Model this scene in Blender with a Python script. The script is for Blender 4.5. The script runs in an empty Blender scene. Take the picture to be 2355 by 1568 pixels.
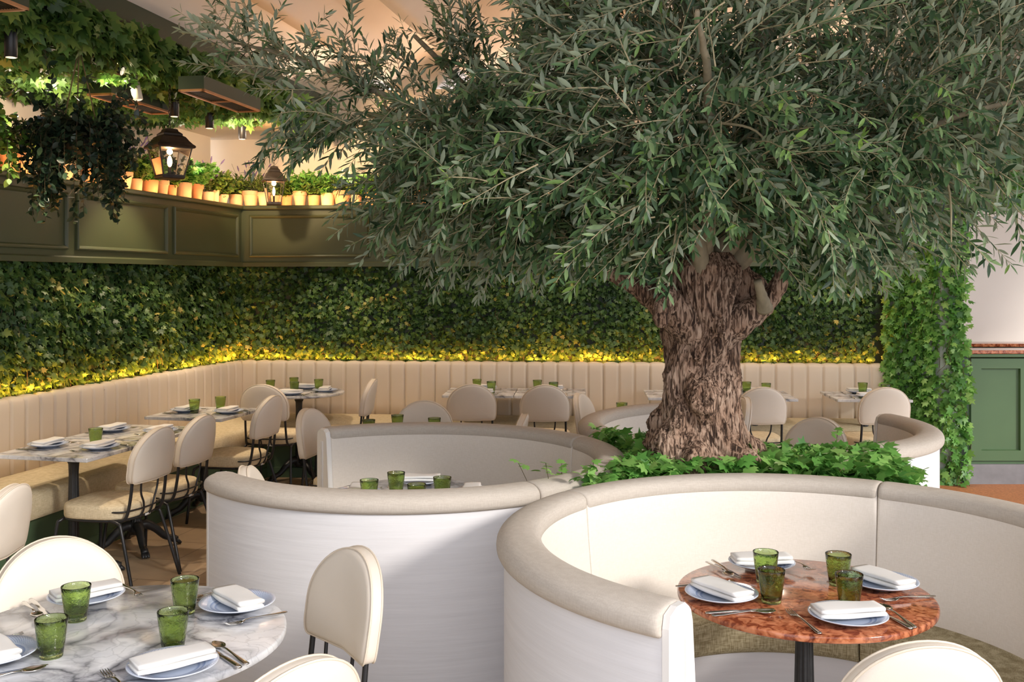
import bpy, math, random
import numpy as np
from mathutils import Vector, Matrix
random.seed(7); RNG = np.random.default_rng(11)
PI = math.pi
SC = bpy.context.scene
COL = SC.collection
F, CAMH, HOR, CX = 2330.0, 1.725, 642.0, 1177.5
def R(d): return math.radians(d)

# ------------------------------------------------------------------ materials
def nodes_of(name):
    m = bpy.data.materials.new(name); m.use_nodes = True
    nt = m.node_tree; b = nt.nodes['Principled BSDF']
    return m, nt, b
def N(nt, t, **kw):
    n = nt.nodes.new(t)
    for k, v in kw.items():
        if k.startswith('i_'): n.inputs[k[2:].replace('_', ' ')].default_value = v
        else: setattr(n, k, v)
    return n
def ramp(nt, stops, fac=None, interp='LINEAR'):
    r = nt.nodes.new('ShaderNodeValToRGB'); e = r.color_ramp; e.interpolation = interp
    while len(e.elements) < len(stops): e.elements.new(0.5)
    for el, (p, c) in zip(e.elements, stops):
        el.position = p; el.color = (*c, 1) if len(c) == 3 else c
    if fac is not None: nt.links.new(fac, r.inputs['Fac'])
    return r
def texco(nt, scale=(1, 1, 1), out='Object', rot=(0, 0, 0)):
    t = nt.nodes.new('ShaderNodeTexCoord'); mp = nt.nodes.new('ShaderNodeMapping')
    mp.inputs['Scale'].default_value = scale; mp.inputs['Rotation'].default_value = rot
    nt.links.new(t.outputs[out], mp.inputs['Vector']); return mp.outputs['Vector']
def bump(nt, b, h, strength=.3, dist=.01):
    n = nt.nodes.new('ShaderNodeBump'); n.inputs['Strength'].default_value = strength
    n.inputs['Distance'].default_value = dist
    nt.links.new(h, n.inputs['Height']); nt.links.new(n.outputs['Normal'], b.inputs['Normal'])
def plain(name, c, rough=.5, metal=0, spec=.5, nscale=0, namt=.06, bmp=0, bscale=None, aniso=(1, 1, 1)):
    m, nt, b = nodes_of(name)
    b.inputs['Roughness'].default_value = rough; b.inputs['Metallic'].default_value = metal
    b.inputs['Specular IOR Level'].default_value = spec
    b.inputs['Base Color'].default_value = (*c, 1)
    if nscale:
        v = texco(nt, aniso)
        n = N(nt, 'ShaderNodeTexNoise', i_Scale=nscale, i_Detail=5.0); nt.links.new(v, n.inputs['Vector'])
        r = ramp(nt, [(.3, tuple(x * (1 - namt) for x in c)), (.7, tuple(min(1, x * (1 + namt)) for x in c))], n.outputs['Fac'])
        nt.links.new(r.outputs['Color'], b.inputs['Base Color'])
        if bmp:
            if bscale:
                n = N(nt, 'ShaderNodeTexNoise', i_Scale=bscale, i_Detail=3.0); nt.links.new(v, n.inputs['Vector'])
            bump(nt, b, n.outputs['Fac'], bmp, .004)
    return m
def weave(name, c1, c2, scale=420, rough=.85, strength=.35, big=.0):
    m, nt, b = nodes_of(name); b.inputs['Roughness'].default_value = rough
    b.inputs['Specular IOR Level'].default_value = .2
    v = texco(nt)
    w1 = N(nt, 'ShaderNodeTexNoise', i_Scale=scale, i_Detail=1.0)
    mp = texco(nt, (1, 1, .12)); mp2 = texco(nt, (.12, .12, 1))
    nt.links.new(mp, w1.inputs['Vector'])
    w2 = N(nt, 'ShaderNodeTexNoise', i_Scale=scale, i_Detail=1.0); nt.links.new(mp2, w2.inputs['Vector'])
    a = N(nt, 'ShaderNodeMath', operation='ADD'); nt.links.new(w1.outputs['Fac'], a.inputs[0]); nt.links.new(w2.outputs['Fac'], a.inputs[1])
    h = N(nt, 'ShaderNodeMath', operation='MULTIPLY'); h.inputs[1].default_value = .5; nt.links.new(a.outputs[0], h.inputs[0])
    r = ramp(nt, [(.38, c1), (.62, c2)], h.outputs[0]); nt.links.new(r.outputs['Color'], b.inputs['Base Color'])
    bump(nt, b, h.outputs[0], strength, .003)
    return m
def leafmat(name, stops, rough=.38, trans=.3, under=None, spec=.5):
    m, nt, b = nodes_of(name); out = nt.nodes['Material Output']
    at = N(nt, 'ShaderNodeAttribute', attribute_name='tint')
    r = ramp(nt, stops, at.outputs['Fac'])
    col = r.outputs['Color']
    if under:
        g = nt.nodes.new('ShaderNodeNewGeometry'); mx = N(nt, 'ShaderNodeMix', data_type='RGBA')
        f = N(nt, 'ShaderNodeMath', operation='MULTIPLY'); f.inputs[1].default_value = .75
        nt.links.new(g.outputs['Backfacing'], f.inputs[0]); nt.links.new(f.outputs[0], mx.inputs[0])
        nt.links.new(col, mx.inputs[6]); mx.inputs[7].default_value = (*under, 1); col = mx.outputs[2]
    nt.links.new(col, b.inputs['Base Color']); b.inputs['Roughness'].default_value = rough
    b.inputs['Specular IOR Level'].default_value = spec
    tr = nt.nodes.new('ShaderNodeBsdfTranslucent'); nt.links.new(col, tr.inputs['Color'])
    ms = nt.nodes.new('ShaderNodeMixShader'); ms.inputs[0].default_value = trans
    nt.links.new(b.outputs[0], ms.inputs[1]); nt.links.new(tr.outputs[0], ms.inputs[2]); nt.links.new(ms.outputs[0], out.inputs['Surface'])
    return m
def emit(name, c, s):
    m, nt, b = nodes_of(name); b.inputs['Base Color'].default_value = (*c, 1)
    b.inputs['Emission Color'].default_value = (*c, 1); b.inputs['Emission Strength'].default_value = s
    return m
def glassmat(name, c, rough=.03, bmp=0, ior=1.45):
    m, nt, b = nodes_of(name); b.inputs['Base Color'].default_value = (*c, 1)
    b.inputs['Transmission Weight'].default_value = 1; b.inputs['Roughness'].default_value = rough; b.inputs['IOR'].default_value = ior
    if bmp:
        n = N(nt, 'ShaderNodeTexNoise', i_Scale=90.0, i_Detail=2.0); nt.links.new(texco(nt), n.inputs['Vector']); bump(nt, b, n.outputs['Fac'], bmp, .004)
    return m
M = {}
M['leather'] = plain('cream_leatherette', (.74, .66, .56), .55, nscale=3, namt=.04, bmp=.08, bscale=500)
M['piping'] = plain('piping_cream', (.70, .60, .48), .6)
M['booth_fabric'] = weave('booth_upholstery', (.74, .67, .585), (.79, .72, .64), 420, .8, .06)
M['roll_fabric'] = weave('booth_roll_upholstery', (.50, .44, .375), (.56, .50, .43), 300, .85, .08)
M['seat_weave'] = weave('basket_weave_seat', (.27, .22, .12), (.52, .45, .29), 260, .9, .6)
M['seat_pad'] = weave('chair_seat_linen', (.55, .45, .29), (.72, .61, .42), 330, .9, .4)
M['banq'] = plain('channel_leatherette', (.70, .59, .46), .6, nscale=2, namt=.04, bmp=.06, bscale=400)
M['bench'] = weave('bench_seat_linen', (.52, .43, .27), (.66, .56, .38), 300, .9, .3)
M['white_ply'] = plain('white_washed_panel', (.74, .725, .73), .6, nscale=12, namt=.03, bmp=.25, bscale=14, aniso=(.25, .25, 4))
M['end_white'] = plain('end_panel_white', (.78, .75, .71), .55, nscale=6, namt=.02)
M['iron'] = plain('black_cast_iron', (.018, .019, .021), .42, nscale=60, namt=.2, bmp=.2)
M['tube'] = plain('black_steel_tube', (.028, .028, .030), .35, metal=.4)
M['steel'] = plain('polished_cutlery', (.62, .60, .57), .16, metal=1)
M['green'] = plain('olive_green_paint', (.058, .070, .028), .45, nscale=2, namt=.06)
M['green_dark'] = plain('dark_green_paint', (.022, .040, .020), .5)
M['plinth_green'] = plain('bench_plinth_green', (.065, .11, .055), .5)
M['host_green'] = plain('host_stand_green', (.075, .145, .060), .45, nscale=4, namt=.04)
M['plinth_grey'] = plain('grey_plinth', (.20, .20, .21), .6, nscale=8, namt=.15)
M['cream'] = plain('cream_plaster', (.80, .70, .58), .85, nscale=3, namt=.035, bmp=.08, bscale=20)
M['ceil'] = plain('ceiling_plaster', (.88, .80, .73), .9, nscale=2.2, namt=.035, bmp=.08, bscale=16)
M['ivory'] = plain('ivory_wall', (.84, .79, .72), .85, nscale=2, namt=.02)
M['pillar'] = plain('pillar_plaster_grey_green', (.42, .47, .42), .8, nscale=6, namt=.06)
M['terra'] = plain('terracotta_pot', (.54, .25, .12), .8, nscale=14, namt=.16, bmp=.1)
M['terra_pale'] = plain('pale_terracotta', (.60, .37, .23), .85, nscale=10, namt=.15, bmp=.1)
M['soil'] = plain('potting_soil', (.035, .022, .014), .95, nscale=60, namt=.5, bmp=.5)
M['napkin'] = plain('linen_napkin', (.78, .76, .73), .8, nscale=8, namt=.02, bmp=.15, bscale=60)
M['lantern'] = plain('bronze_lantern_metal', (.055, .045, .038), .4, metal=.7, nscale=20, namt=.3)
M['pane'] = glassmat('lantern_glass', (.96, .95, .92), .02, 0, 1.2)
M['glass'] = glassmat('green_tumbler_glass', (.56, .68, .30), .04, .5)
M['bulb'] = emit('warm_filament', (1, .62, .26), 26)
M['strip'] = emit('warm_led_strip', (1, .62, .25), 6)
M['lamp_face'] = emit('spot_lens', (1, .86, .66), .8)
M['spot_black'] = plain('spot_black', (.012, .012, .013), .4)
M['spot_white'] = plain('spot_white', (.72, .66, .58), .5)
M['wood'] = plain('grille_wood', (.42, .20, .08), .5, nscale=10, namt=.15)
M['grille'] = plain('grille_black', (.012, .014, .011), .6)
M['rope'] = plain('jute_rope', (.22, .15, .07), .9)
M['paper'] = plain('printed_sheets', (.70, .68, .64), .7, nscale=40, namt=.3, aniso=(1, 1, 8))
M['bark_branch'] = plain('pale_olive_branch', (.27, .22, .14), .8, nscale=30, namt=.25, bmp=.5, aniso=(1, 1, .4))
M['twig'] = plain('olive_twig', (.44, .36, .21), .8)
M['vine'] = plain('vine_stem', (.10, .07, .035), .9)
M['flower'] = plain('lavender_bloom', (.20, .13, .30), .8)
OL = [(0, (.024, .052, .022)), (.35, (.060, .120, .050)), (.62, (.125, .215, .080)), (.80, (.21, .30, .13)), (.92, (.17, .29, .07)), (1, (.28, .44, .08))]
M['olive'] = leafmat('olive_leaf', OL, .40, .22, under=(.40, .45, .32), spec=.38)
IV = [(0, (.028, .075, .020)), (.5, (.068, .150, .034)), (.85, (.14, .25, .050)), (.95, (.28, .34, .07)), (1, (.48, .44, .12))]
M['ivy'] = leafmat('ivy_leaf', IV, .45, .3)
M['ivy_fresh'] = leafmat('fresh_ivy_leaf', [(0, (.07, .21, .04)), (.5, (.15, .38, .07)), (1, (.34, .58, .15))], .42, .35)
M['ivy_lit'] = leafmat('lit_ivy_leaf', [(0, (.045, .11, .025)), (.5, (.10, .21, .045)), (1, (.26, .36, .08))], .45, .35)  # lighter copy of the ivy leaf, daylight on soffit and fascia put into its colour
M['herb'] = leafmat('herb_leaf', [(0, (.03, .08, .015)), (.5, (.09, .20, .03)), (1, (.26, .36, .06))], .5, .35)
M['darkleaf'] = leafmat('trailing_leaf', [(0, (.010, .022, .014)), (.7, (.022, .050, .026)), (1, (.10, .16, .07))], .35, .2)

def marble_white():
    m, nt, b = nodes_of('white_veined_marble'); v = texco(nt); b.inputs['Roughness'].default_value = .16
    n1 = N(nt, 'ShaderNodeTexNoise', i_Scale=3.2, i_Detail=6.0, i_Distortion=.5); nt.links.new(v, n1.inputs['Vector'])
    mx = N(nt, 'ShaderNodeMix', data_type='RGBA'); mx.inputs[0].default_value = .38
    nt.links.new(v, mx.inputs[6]); nt.links.new(n1.outputs['Color'], mx.inputs[7])
    vo = N(nt, 'ShaderNodeTexVoronoi', feature='DISTANCE_TO_EDGE', i_Scale=6.5); nt.links.new(mx.outputs[2], vo.inputs['Vector'])
    vo2 = N(nt, 'ShaderNodeTexVoronoi', feature='DISTANCE_TO_EDGE', i_Scale=17.0); nt.links.new(mx.outputs[2], vo2.inputs['Vector'])
    r1 = ramp(nt, [(0, (.16, .165, .18)), (.05, (.50, .50, .52)), (.20, (1, 1, 1))], vo.outputs['Distance'])
    r2 = ramp(nt, [(0, (.55, .55, .56)), (.05, (1, 1, 1))], vo2.outputs['Distance'])
    n2 = N(nt, 'ShaderNodeTexNoise', i_Scale=5.0, i_Detail=4.0); nt.links.new(v, n2.inputs['Vector'])
    r3 = ramp(nt, [(.35, (.56, .57, .60)), (.6, (.76, .755, .75))], n2.outputs['Fac'])
    n3 = N(nt, 'ShaderNodeTexNoise', i_Scale=4.0, i_Detail=2.0); nt.links.new(v, n3.inputs['Vector'])
    rf = ramp(nt, [(.36, (0, 0, 0)), (.54, (1, 1, 1))], n3.outputs['Fac'])
    a = N(nt, 'ShaderNodeMix', data_type='RGBA', blend_type='MULTIPLY'); nt.links.new(rf.outputs['Color'], a.inputs[0])
    nt.links.new(r3.outputs['Color'], a.inputs[6]); nt.links.new(r1.outputs['Color'], a.inputs[7])
    c = N(nt, 'ShaderNodeMix', data_type='RGBA', blend_type='MULTIPLY'); c.inputs[0].default_value = .45
    nt.links.new(a.outputs[2], c.inputs[6]); nt.links.new(r2.outputs['Color'], c.inputs[7])
    nt.links.new(c.outputs[2], b.inputs['Base Color']); return m
def marble_red():
    m, nt, b = nodes_of('red_verona_marble'); v = texco(nt); b.inputs['Roughness'].default_value = .1
    n1 = N(nt, 'ShaderNodeTexNoise', i_Scale=22.0, i_Detail=3.0); nt.links.new(v, n1.inputs['Vector'])
    mx = N(nt, 'ShaderNodeMix', data_type='RGBA'); mx.inputs[0].default_value = .06
    nt.links.new(v, mx.inputs[6]); nt.links.new(n1.outputs['Color'], mx.inputs[7])
    vo = N(nt, 'ShaderNodeTexVoronoi', feature='DISTANCE_TO_EDGE', i_Scale=30.0); nt.links.new(mx.outputs[2], vo.inputs['Vector'])
    n2 = N(nt, 'ShaderNodeTexNoise', i_Scale=34.0, i_Detail=4.0, i_Distortion=1.0); nt.links.new(v, n2.inputs['Vector'])
    r = ramp(nt, [(.38, (.20, .045, .020)), (.47, (.40, .12, .05)), (.62, (.56, .21, .10))], n2.outputs['Fac'])
    r1 = ramp(nt, [(0, (.36, .28, .26)), (.16, (1, 1, 1))], vo.outputs['Distance'])
    n3 = N(nt, 'ShaderNodeTexNoise', i_Scale=9.0, i_Detail=2.0); nt.links.new(v, n3.inputs['Vector'])
    rf = ramp(nt, [(.45, (.0, .0, .0)), (.62, (.8, .8, .8))], n3.outputs['Fac'])
    a = N(nt, 'ShaderNodeMix', data_type='RGBA', blend_type='MULTIPLY'); nt.links.new(rf.outputs['Color'], a.inputs[0])
    nt.links.new(r.outputs['Color'], a.inputs[6]); nt.links.new(r1.outputs['Color'], a.inputs[7])
    nt.links.new(a.outputs[2], b.inputs['Base Color']); return m
def tiles(name, c1, c2, mort, bw, rh, rough=.5, rot=0):
    m, nt, b = nodes_of(name); v = texco(nt, rot=(0, 0, rot)); b.inputs['Roughness'].default_value = rough
    t = nt.nodes.new('ShaderNodeTexBrick'); t.inputs['Scale'].default_value = 1
    t.inputs['Brick Width'].default_value = bw; t.inputs['Row Height'].default_value = rh; t.inputs['Mortar Size'].default_value = .004
    t.inputs['Color1'].default_value = (*c1, 1); t.inputs['Color2'].default_value = (*c2, 1); t.inputs['Mortar'].default_value = (*mort, 1)
    nt.links.new(v, t.inputs['Vector'])
    n = N(nt, 'ShaderNodeTexNoise', i_Scale=5.0, i_Detail=6.0); nt.links.new(v, n.inputs['Vector'])
    r = ramp(nt, [(.3, (.78, .78, .78)), (.7, (1, 1, 1))], n.outputs['Fac'])
    a = N(nt, 'ShaderNodeMix', data_type='RGBA', blend_type='MULTIPLY'); a.inputs[0].default_value = 1
    nt.links.new(t.outputs['Color'], a.inputs[6]); nt.links.new(r.outputs['Color'], a.inputs[7])
    nt.links.new(a.outputs[2], b.inputs['Base Color']); return m
def plate_mat():
    m, nt, b = nodes_of('pale_blue_ceramic'); b.inputs['Roughness'].default_value = .15
    t = nt.nodes.new('ShaderNodeTexCoord'); s = nt.nodes.new('ShaderNodeSeparateXYZ'); nt.links.new(t.outputs['Object'], s.inputs[0])
    def mt(op, a, bb=None):
        n = N(nt, 'ShaderNodeMath', operation=op)
        for i, q in enumerate((a, bb)):
            if q is None: continue
            if isinstance(q, (int, float)): n.inputs[i].default_value = q
            else: nt.links.new(q, n.inputs[i])
        return n.outputs[0]
    r = mt('SQRT', mt('ADD', mt('MULTIPLY', s.outputs[0], s.outputs[0]), mt('MULTIPLY', s.outputs[1], s.outputs[1])))
    an = mt('ARCTAN2', s.outputs[1], s.outputs[0])
    dots = mt('MULTIPLY', mt('SINE', mt('MULTIPLY', an, 70)), mt('SINE', mt('MULTIPLY', r, 1100)))
    base = ramp(nt, [(0, (.50, .56, .68)), (.50, (.46, .53, .67)), (.56, (.25, .32, .50)), (.60, (.52, .58, .70)), (.68, (.22, .29, .47)), (.71, (.50, .57, .70)), (.97, (.55, .60, .71)), (.985, (.62, .66, .74))], mt('MULTIPLY', r, 1 / .112))
    dr = ramp(nt, [(.25, (1, 1, 1)), (.45, (.40, .47, .66))], dots)
    rim = ramp(nt, [(.72, (0, 0, 0)), (.74, (1, 1, 1)), (.95, (1, 1, 1)), (.96, (0, 0, 0))], mt('MULTIPLY', r, 1 / .112))
    a = N(nt, 'ShaderNodeMix', data_type='RGBA', blend_type='MULTIPLY'); nt.links.new(rim.outputs['Color'], a.inputs[0])
    nt.links.new(base.outputs['Color'], a.inputs[6]); nt.links.new(dr.outputs['Color'], a.inputs[7])
    nt.links.new(a.outputs[2], b.inputs['Base Color']); return m
def bark_mat():
    m, nt, b = nodes_of('olive_trunk_bark'); b.inputs['Roughness'].default_value = .85; b.inputs['Specular IOR Level'].default_value = .3
    v = texco(nt, (1, 1, .16))
    n1 = N(nt, 'ShaderNodeTexNoise', i_Scale=70.0, i_Detail=7.0, i_Distortion=1.2); nt.links.new(v, n1.inputs['Vector'])
    n2 = N(nt, 'ShaderNodeTexNoise', i_Scale=9.0, i_Detail=3.0); nt.links.new(texco(nt), n2.inputs['Vector'])
    r = ramp(nt, [(.36, (.035, .019, .012)), (.46, (.13, .078, .05)), (.53, (.36, .24, .17)), (.68, (.50, .365, .27))], n1.outputs['Fac'])
    r2 = ramp(nt, [(.3, (.72, .62, .55)), (.7, (1, 1, 1))], n2.outputs['Fac'])
    a = N(nt, 'ShaderNodeMix', data_type='RGBA', blend_type='MULTIPLY'); a.inputs[0].default_value = 1
    nt.links.new(r.outputs['Color'], a.inputs[6]); nt.links.new(r2.outputs['Color'], a.inputs[7])
    nt.links.new(a.outputs[2], b.inputs['Base Color']); bump(nt, b, n1.outputs['Fac'], .9, .012); return m
M['marble'] = marble_white(); M['redmarble'] = marble_red(); M['plate'] = plate_mat(); M['bark'] = bark_mat()
M['floor'] = tiles('stone_floor_tiles', (.50, .37, .24), (.42, .30, .19), (.24, .17, .11), .62, .40, .45, R(13))
M['terrafloor'] = plain('terracotta_floor', (.42, .17, .07), .6, nscale=60, namt=.25)

# ------------------------------------------------------------------ mesh helpers
def link(name, me, mat, parent=None, smooth=True):
    o = bpy.data.objects.new(name, me); COL.objects.link(o)
    if mat is not None: me.materials.append(mat)
    if smooth: me.polygons.foreach_set('use_smooth', np.ones(len(me.polygons), dtype=bool))
    if parent: o.parent = parent
    return o
class MB:
    def __init__(s): s.v = []; s.f = []
    def add(s, vs, fs):
        k = len(s.v); s.v += [tuple(p) for p in vs]; s.f += [tuple(i + k for i in f) for f in fs]; return s
    def box(s, c, d, rz=0, bev=0):
        x, y, z = d[0] / 2, d[1] / 2, d[2] / 2; cr, sr = math.cos(rz), math.sin(rz)
        if not bev:
            vs = [(a * x, b * y, e * z) for e in (-1, 1) for b in (-1, 1) for a in (-1, 1)]
            fs = [(0, 2, 3, 1), (4, 5, 7, 6), (0, 1, 5, 4), (2, 6, 7, 3), (0, 4, 6, 2), (1, 3, 7, 5)]
        else:
            q = min(bev, x * .9, y * .9, z * .9); ring = lambda i: [(a * (x - i), b * (y - i)) for a, b in ((-1, -1), (1, -1), (1, 1), (-1, 1))]
            vs = []
            def oct_(i, zz):
                X, Y = x - i, y - i; g = max(q - i, .0001)
                return [(-X + g, -Y, zz), (X - g, -Y, zz), (X, -Y + g, zz), (X, Y - g, zz), (X - g, Y, zz), (-X + g, Y, zz), (-X, Y - g, zz), (-X, -Y + g, zz)]
            rings = [oct_(q * .98, -z), oct_(q * .3, -z + q * .3), oct_(0, -z + q), oct_(0, z - q), oct_(q * .3, z - q * .3), oct_(q * .98, z)]
            for r in rings: vs += r
            fs = [tuple(range(7, -1, -1)), tuple(range(40, 48))]
            for j in range(5):
                for i in range(8): fs.append((j * 8 + i, j * 8 + (i + 1) % 8, j * 8 + 8 + (i + 1) % 8, j * 8 + 8 + i))
        return s.add([(c[0] + p[0] * cr - p[1] * sr, c[1] + p[0] * sr + p[1] * cr, c[2] + p[2]) for p in vs], fs)
    def rings(s, rr, closed=True, cap0=True, cap1=True):
        n = len(rr[0]); vs = [p for r in rr for p in r]; fs = []
        for j in range(len(rr) - 1):
            for i in range(n if closed else n - 1):
                k = (i + 1) % n; fs.append((j * n + i, j * n + k, j * n + n + k, j * n + n + i))
        if cap0: fs.append(tuple(range(n - 1, -1, -1)))
        if cap1: fs.append(tuple((len(rr) - 1) * n + i for i in range(n)))
        return s.add(vs, fs)
    def lathe(s, prof, n=32, c=(0, 0, 0), flute=None, cap=True):
        rr = []
        for r, z in prof:
            fl = flute(r, z) if flute else 0
            rr.append([(c[0] + (r * (1 - fl * (.5 + .5 * math.cos(12 * a)))) * math.cos(a), c[1] + (r * (1 - fl * (.5 + .5 * math.cos(12 * a)))) * math.sin(a), c[2] + z) for a in [2 * PI * i / n for i in range(n)]])
        return s.rings(rr, True, cap, cap)
    def tube(s, pts, r, n=8, cap=True):
        pts = [Vector(p) for p in pts]; rs = r if isinstance(r, (list, tuple)) else [r] * len(pts)
        rr = []; pu = None
        for i, p in enumerate(pts):
            t = (pts[min(i + 1, len(pts) - 1)] - pts[max(i - 1, 0)]).normalized()
            if pu is None: pu = t.orthogonal().normalized()
            u = (pu - t * pu.dot(t)); u = u.normalized() if u.length > 1e-6 else t.orthogonal().normalized(); pu = u
            w = t.cross(u)
            rr.append([tuple(p + (u * math.cos(2 * PI * k / n) + w * math.sin(2 * PI * k / n)) * rs[i]) for k in range(n)])
        return s.rings(rr, True, cap, cap)
    def build(s, name, mat, parent=None, smooth=True, auto=None):
        me = bpy.data.meshes.new(name); me.from_pydata(s.v, [], s.f); me.update()
        o = link(name, me, mat, parent, smooth)
        if auto:
            try: me.set_sharp_from_angle(angle=R(auto))
            except Exception: pass
        return o
def spline(pts, n=8):
    P = [Vector(p) for p in pts]; P = [P[0] * 2 - P[1]] + P + [P[-1] * 2 - P[-2]]; out = []
    for i in range(1, len(P) - 2):
        for k in range(n):
            t = k / n; a, b, c, d = P[i - 1], P[i], P[i + 1], P[i + 2]
            out.append(.5 * ((2 * b) + (-a + c) * t + (2 * a - 5 * b + 4 * c - d) * t * t + (-a + 3 * b - 3 * c + d) * t ** 3))
    out.append(P[-2]); return out
def tag(o, label=None, cat=None, group=None, kind=None):
    if label: o['label'] = label
    if cat: o['category'] = cat
    if group: o['group'] = group
    if kind: o['kind'] = kind
    return o
def thing(name, label, cat, loc=(0, 0, 0), rz=0, group=None):
    o = bpy.data.objects.new(name, None); COL.objects.link(o); o.location = loc; o.rotation_euler = (0, 0, rz)
    o.empty_display_size = .1
    return tag(o, label, cat, group)
def kids(o): return [c for c in KID.get(o.name, [])] if False else [c for c in o.children]
def dup(root, loc, rz=0, label=None, group=None, par=None):
    c = root.copy(); COL.objects.link(c)
    if par: c.parent = par
    else: c.location = loc; c.rotation_euler = (root.rotation_euler[0], root.rotation_euler[1], rz)
    if label: c['label'] = label
    if group: c['group'] = group
    for ch in list(root.children):
        if ch.parent == root: dup(ch, None, par=c)
    return c
def struct(mb_or_o, name=None, mat=None, smooth=False):
    o = mb_or_o.build(name, mat, None, smooth) if isinstance(mb_or_o, MB) else mb_or_o
    return tag(o, kind='structure')

# leaves as one mesh: template (x across, y along, z normal), tris
IVY_T = np.array([(0, .30, .03), (0, 0, 0), (.20, -.06, -.01), (.50, .16, -.05), (.30, .30, 0), (.44, .60, -.05), (.16, .60, .01), (0, 1.0, -.06), (-.16, .60, .01), (-.44, .60, -.05), (-.30, .30, 0), (-.50, .16, -.05), (-.20, -.06, -.01)])
IVY_F = np.array([(0, i, i % 12 + 1) for i in range(1, 13)])
OLV_T = np.array([(0, 0, 0), (.10, .25, .02), (.125, .55, .03), (.07, .82, .01), (0, 1.0, -.02), (-.07, .82, .01), (-.125, .55, .03), (-.10, .25, .02), (0, .3, -.015), (0, .6, -.01)])
OLV_F = np.array([(0, 1, 8), (1, 2, 9), (1, 9, 8), (2, 3, 9), (3, 4, 9), (4, 5, 9), (5, 6, 9), (6, 7, 8), (6, 8, 9), (7, 0, 8)])
OLV_T = OLV_T * np.array([1.02, 1, 1]); OVL_T = OLV_T * np.array([2.3, 1, 1.5])
def leaves(name, pos, d, up, size, tint, mat, parent=None, T=IVY_T, FA=IVY_F, extra=None):
    pos, d, up, size = map(np.asarray, (pos, d, up, size))
    d = d / (np.linalg.norm(d, axis=1, keepdims=True) + 1e-9)
    sx = np.cross(d, up); sx /= (np.linalg.norm(sx, axis=1, keepdims=True) + 1e-9); nn = np.cross(sx, d)
    n, k = len(pos), len(T)
    V = pos[:, None, :] + size[:, None, None] * (T[None, :, 0:1] * sx[:, None] + T[None, :, 1:2] * d[:, None] + T[None, :, 2:3] * nn[:, None])
    V = V.reshape(-1, 3); FF = (FA[None] + (np.arange(n) * k)[:, None, None]).reshape(-1, 3); tt = np.repeat(tint, k); mi = np.zeros(len(FF), dtype=np.int32)
    if extra is not None:   # (verts, tri faces) of stems with material index 1
        ev, ef = extra; FF = np.vstack([FF, np.asarray(ef) + len(V)]); V = np.vstack([V, ev]); tt = np.concatenate([tt, np.zeros(len(ev))]); mi = np.concatenate([mi, np.ones(len(ef), dtype=np.int32)])
    me = bpy.data.meshes.new(name); me.vertices.add(len(V)); me.vertices.foreach_set('co', V.astype(np.float32).ravel())
    me.loops.add(len(FF) * 3); me.loops.foreach_set('vertex_index', FF.astype(np.int32).ravel())
    me.polygons.add(len(FF)); me.polygons.foreach_set('loop_start', (np.arange(len(FF)) * 3).astype(np.int32))
    at = me.attributes.new('tint', 'FLOAT', 'POINT'); at.data.foreach_set('value', tt.astype(np.float32))
    me.update(calc_edges=True); mats = mat if isinstance(mat, (list, tuple)) else [mat]
    for m_ in mats[1:] if False else []: pass
    o = link(name, me, mats[0], parent, False)
    for m_ in mats[1:]: me.materials.append(m_)
    me.polygons.foreach_set('material_index', mi); return o
def rnd(n, a=-1, b=1, k=3): return RNG.uniform(a, b, (n, k))
def tri_tube(p, q, r0, r1):
    p, q = np.asarray(p), np.asarray(q); t = q - p; t = t / (np.linalg.norm(t) + 1e-9)
    u = np.cross(t, (0.3, .2, .93)); u /= np.linalg.norm(u) + 1e-9; w = np.cross(t, u)
    vs = [p + r0 * (u * math.cos(a) + w * math.sin(a)) for a in (0, 2.09, 4.19)] + [q + r1 * (u * math.cos(a) + w * math.sin(a)) for a in (0, 2.09, 4.19)]
    return vs, [(0, 1, 4), (0, 4, 3), (1, 2, 5), (1, 5, 4), (2, 0, 3), (2, 3, 5)]

# ------------------------------------------------------------------ camera
cam = bpy.data.cameras.new('camera'); co = bpy.data.objects.new('camera', cam); COL.objects.link(co); SC.camera = co
co.location = (0, 0, CAMH); co.rotation_euler = (R(90), 0, 0); cam.sensor_width = 36; cam.lens = 36 * F / 2355
cam.shift_y = -(784 - HOR) / 2355; cam.clip_start = .05; cam.clip_end = 200

# ------------------------------------------------------------------ room frames (left wall and back wall meet at an obtuse corner)
P0 = np.array([-2.487, 9.31])
dl = np.array([-.2192, -.9757]); nl = np.array([.9757, -.2192])
db = np.array([.9977, -.0674]); nb = np.array([-.0674, -.9977])
def corner(o):
    A = np.array([dl, -db]).T; st = np.linalg.solve(A, (P0 + nb * o) - (P0 + nl * o)); return st  # s_left, s_back
def LP(s, o, z): p = P0 + dl * s + nl * o; return (p[0], p[1], z)
def BP(s, o, z): p = P0 + db * s + nb * o; return (p[0], p[1], z)
SL, SB = 6.6, 5.78          # lengths of left / back runs
def strip_prism(PF, s0f, s1, prof, closed=True, ns=1):
    """prism whose profile [(off,z)] runs from mitre s0f(off) to s1"""
    mb = MB(); rr = []
    for i in range(ns + 1):
        rr.append([PF(s0f(o) + (s1 - s0f(o)) * i / ns, o, z) for o, z in prof])
    return mb.rings(rr, closed, closed, closed)
cl = lambda o: corner(o)[0]
cb = lambda o: corner(o)[1]

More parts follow.
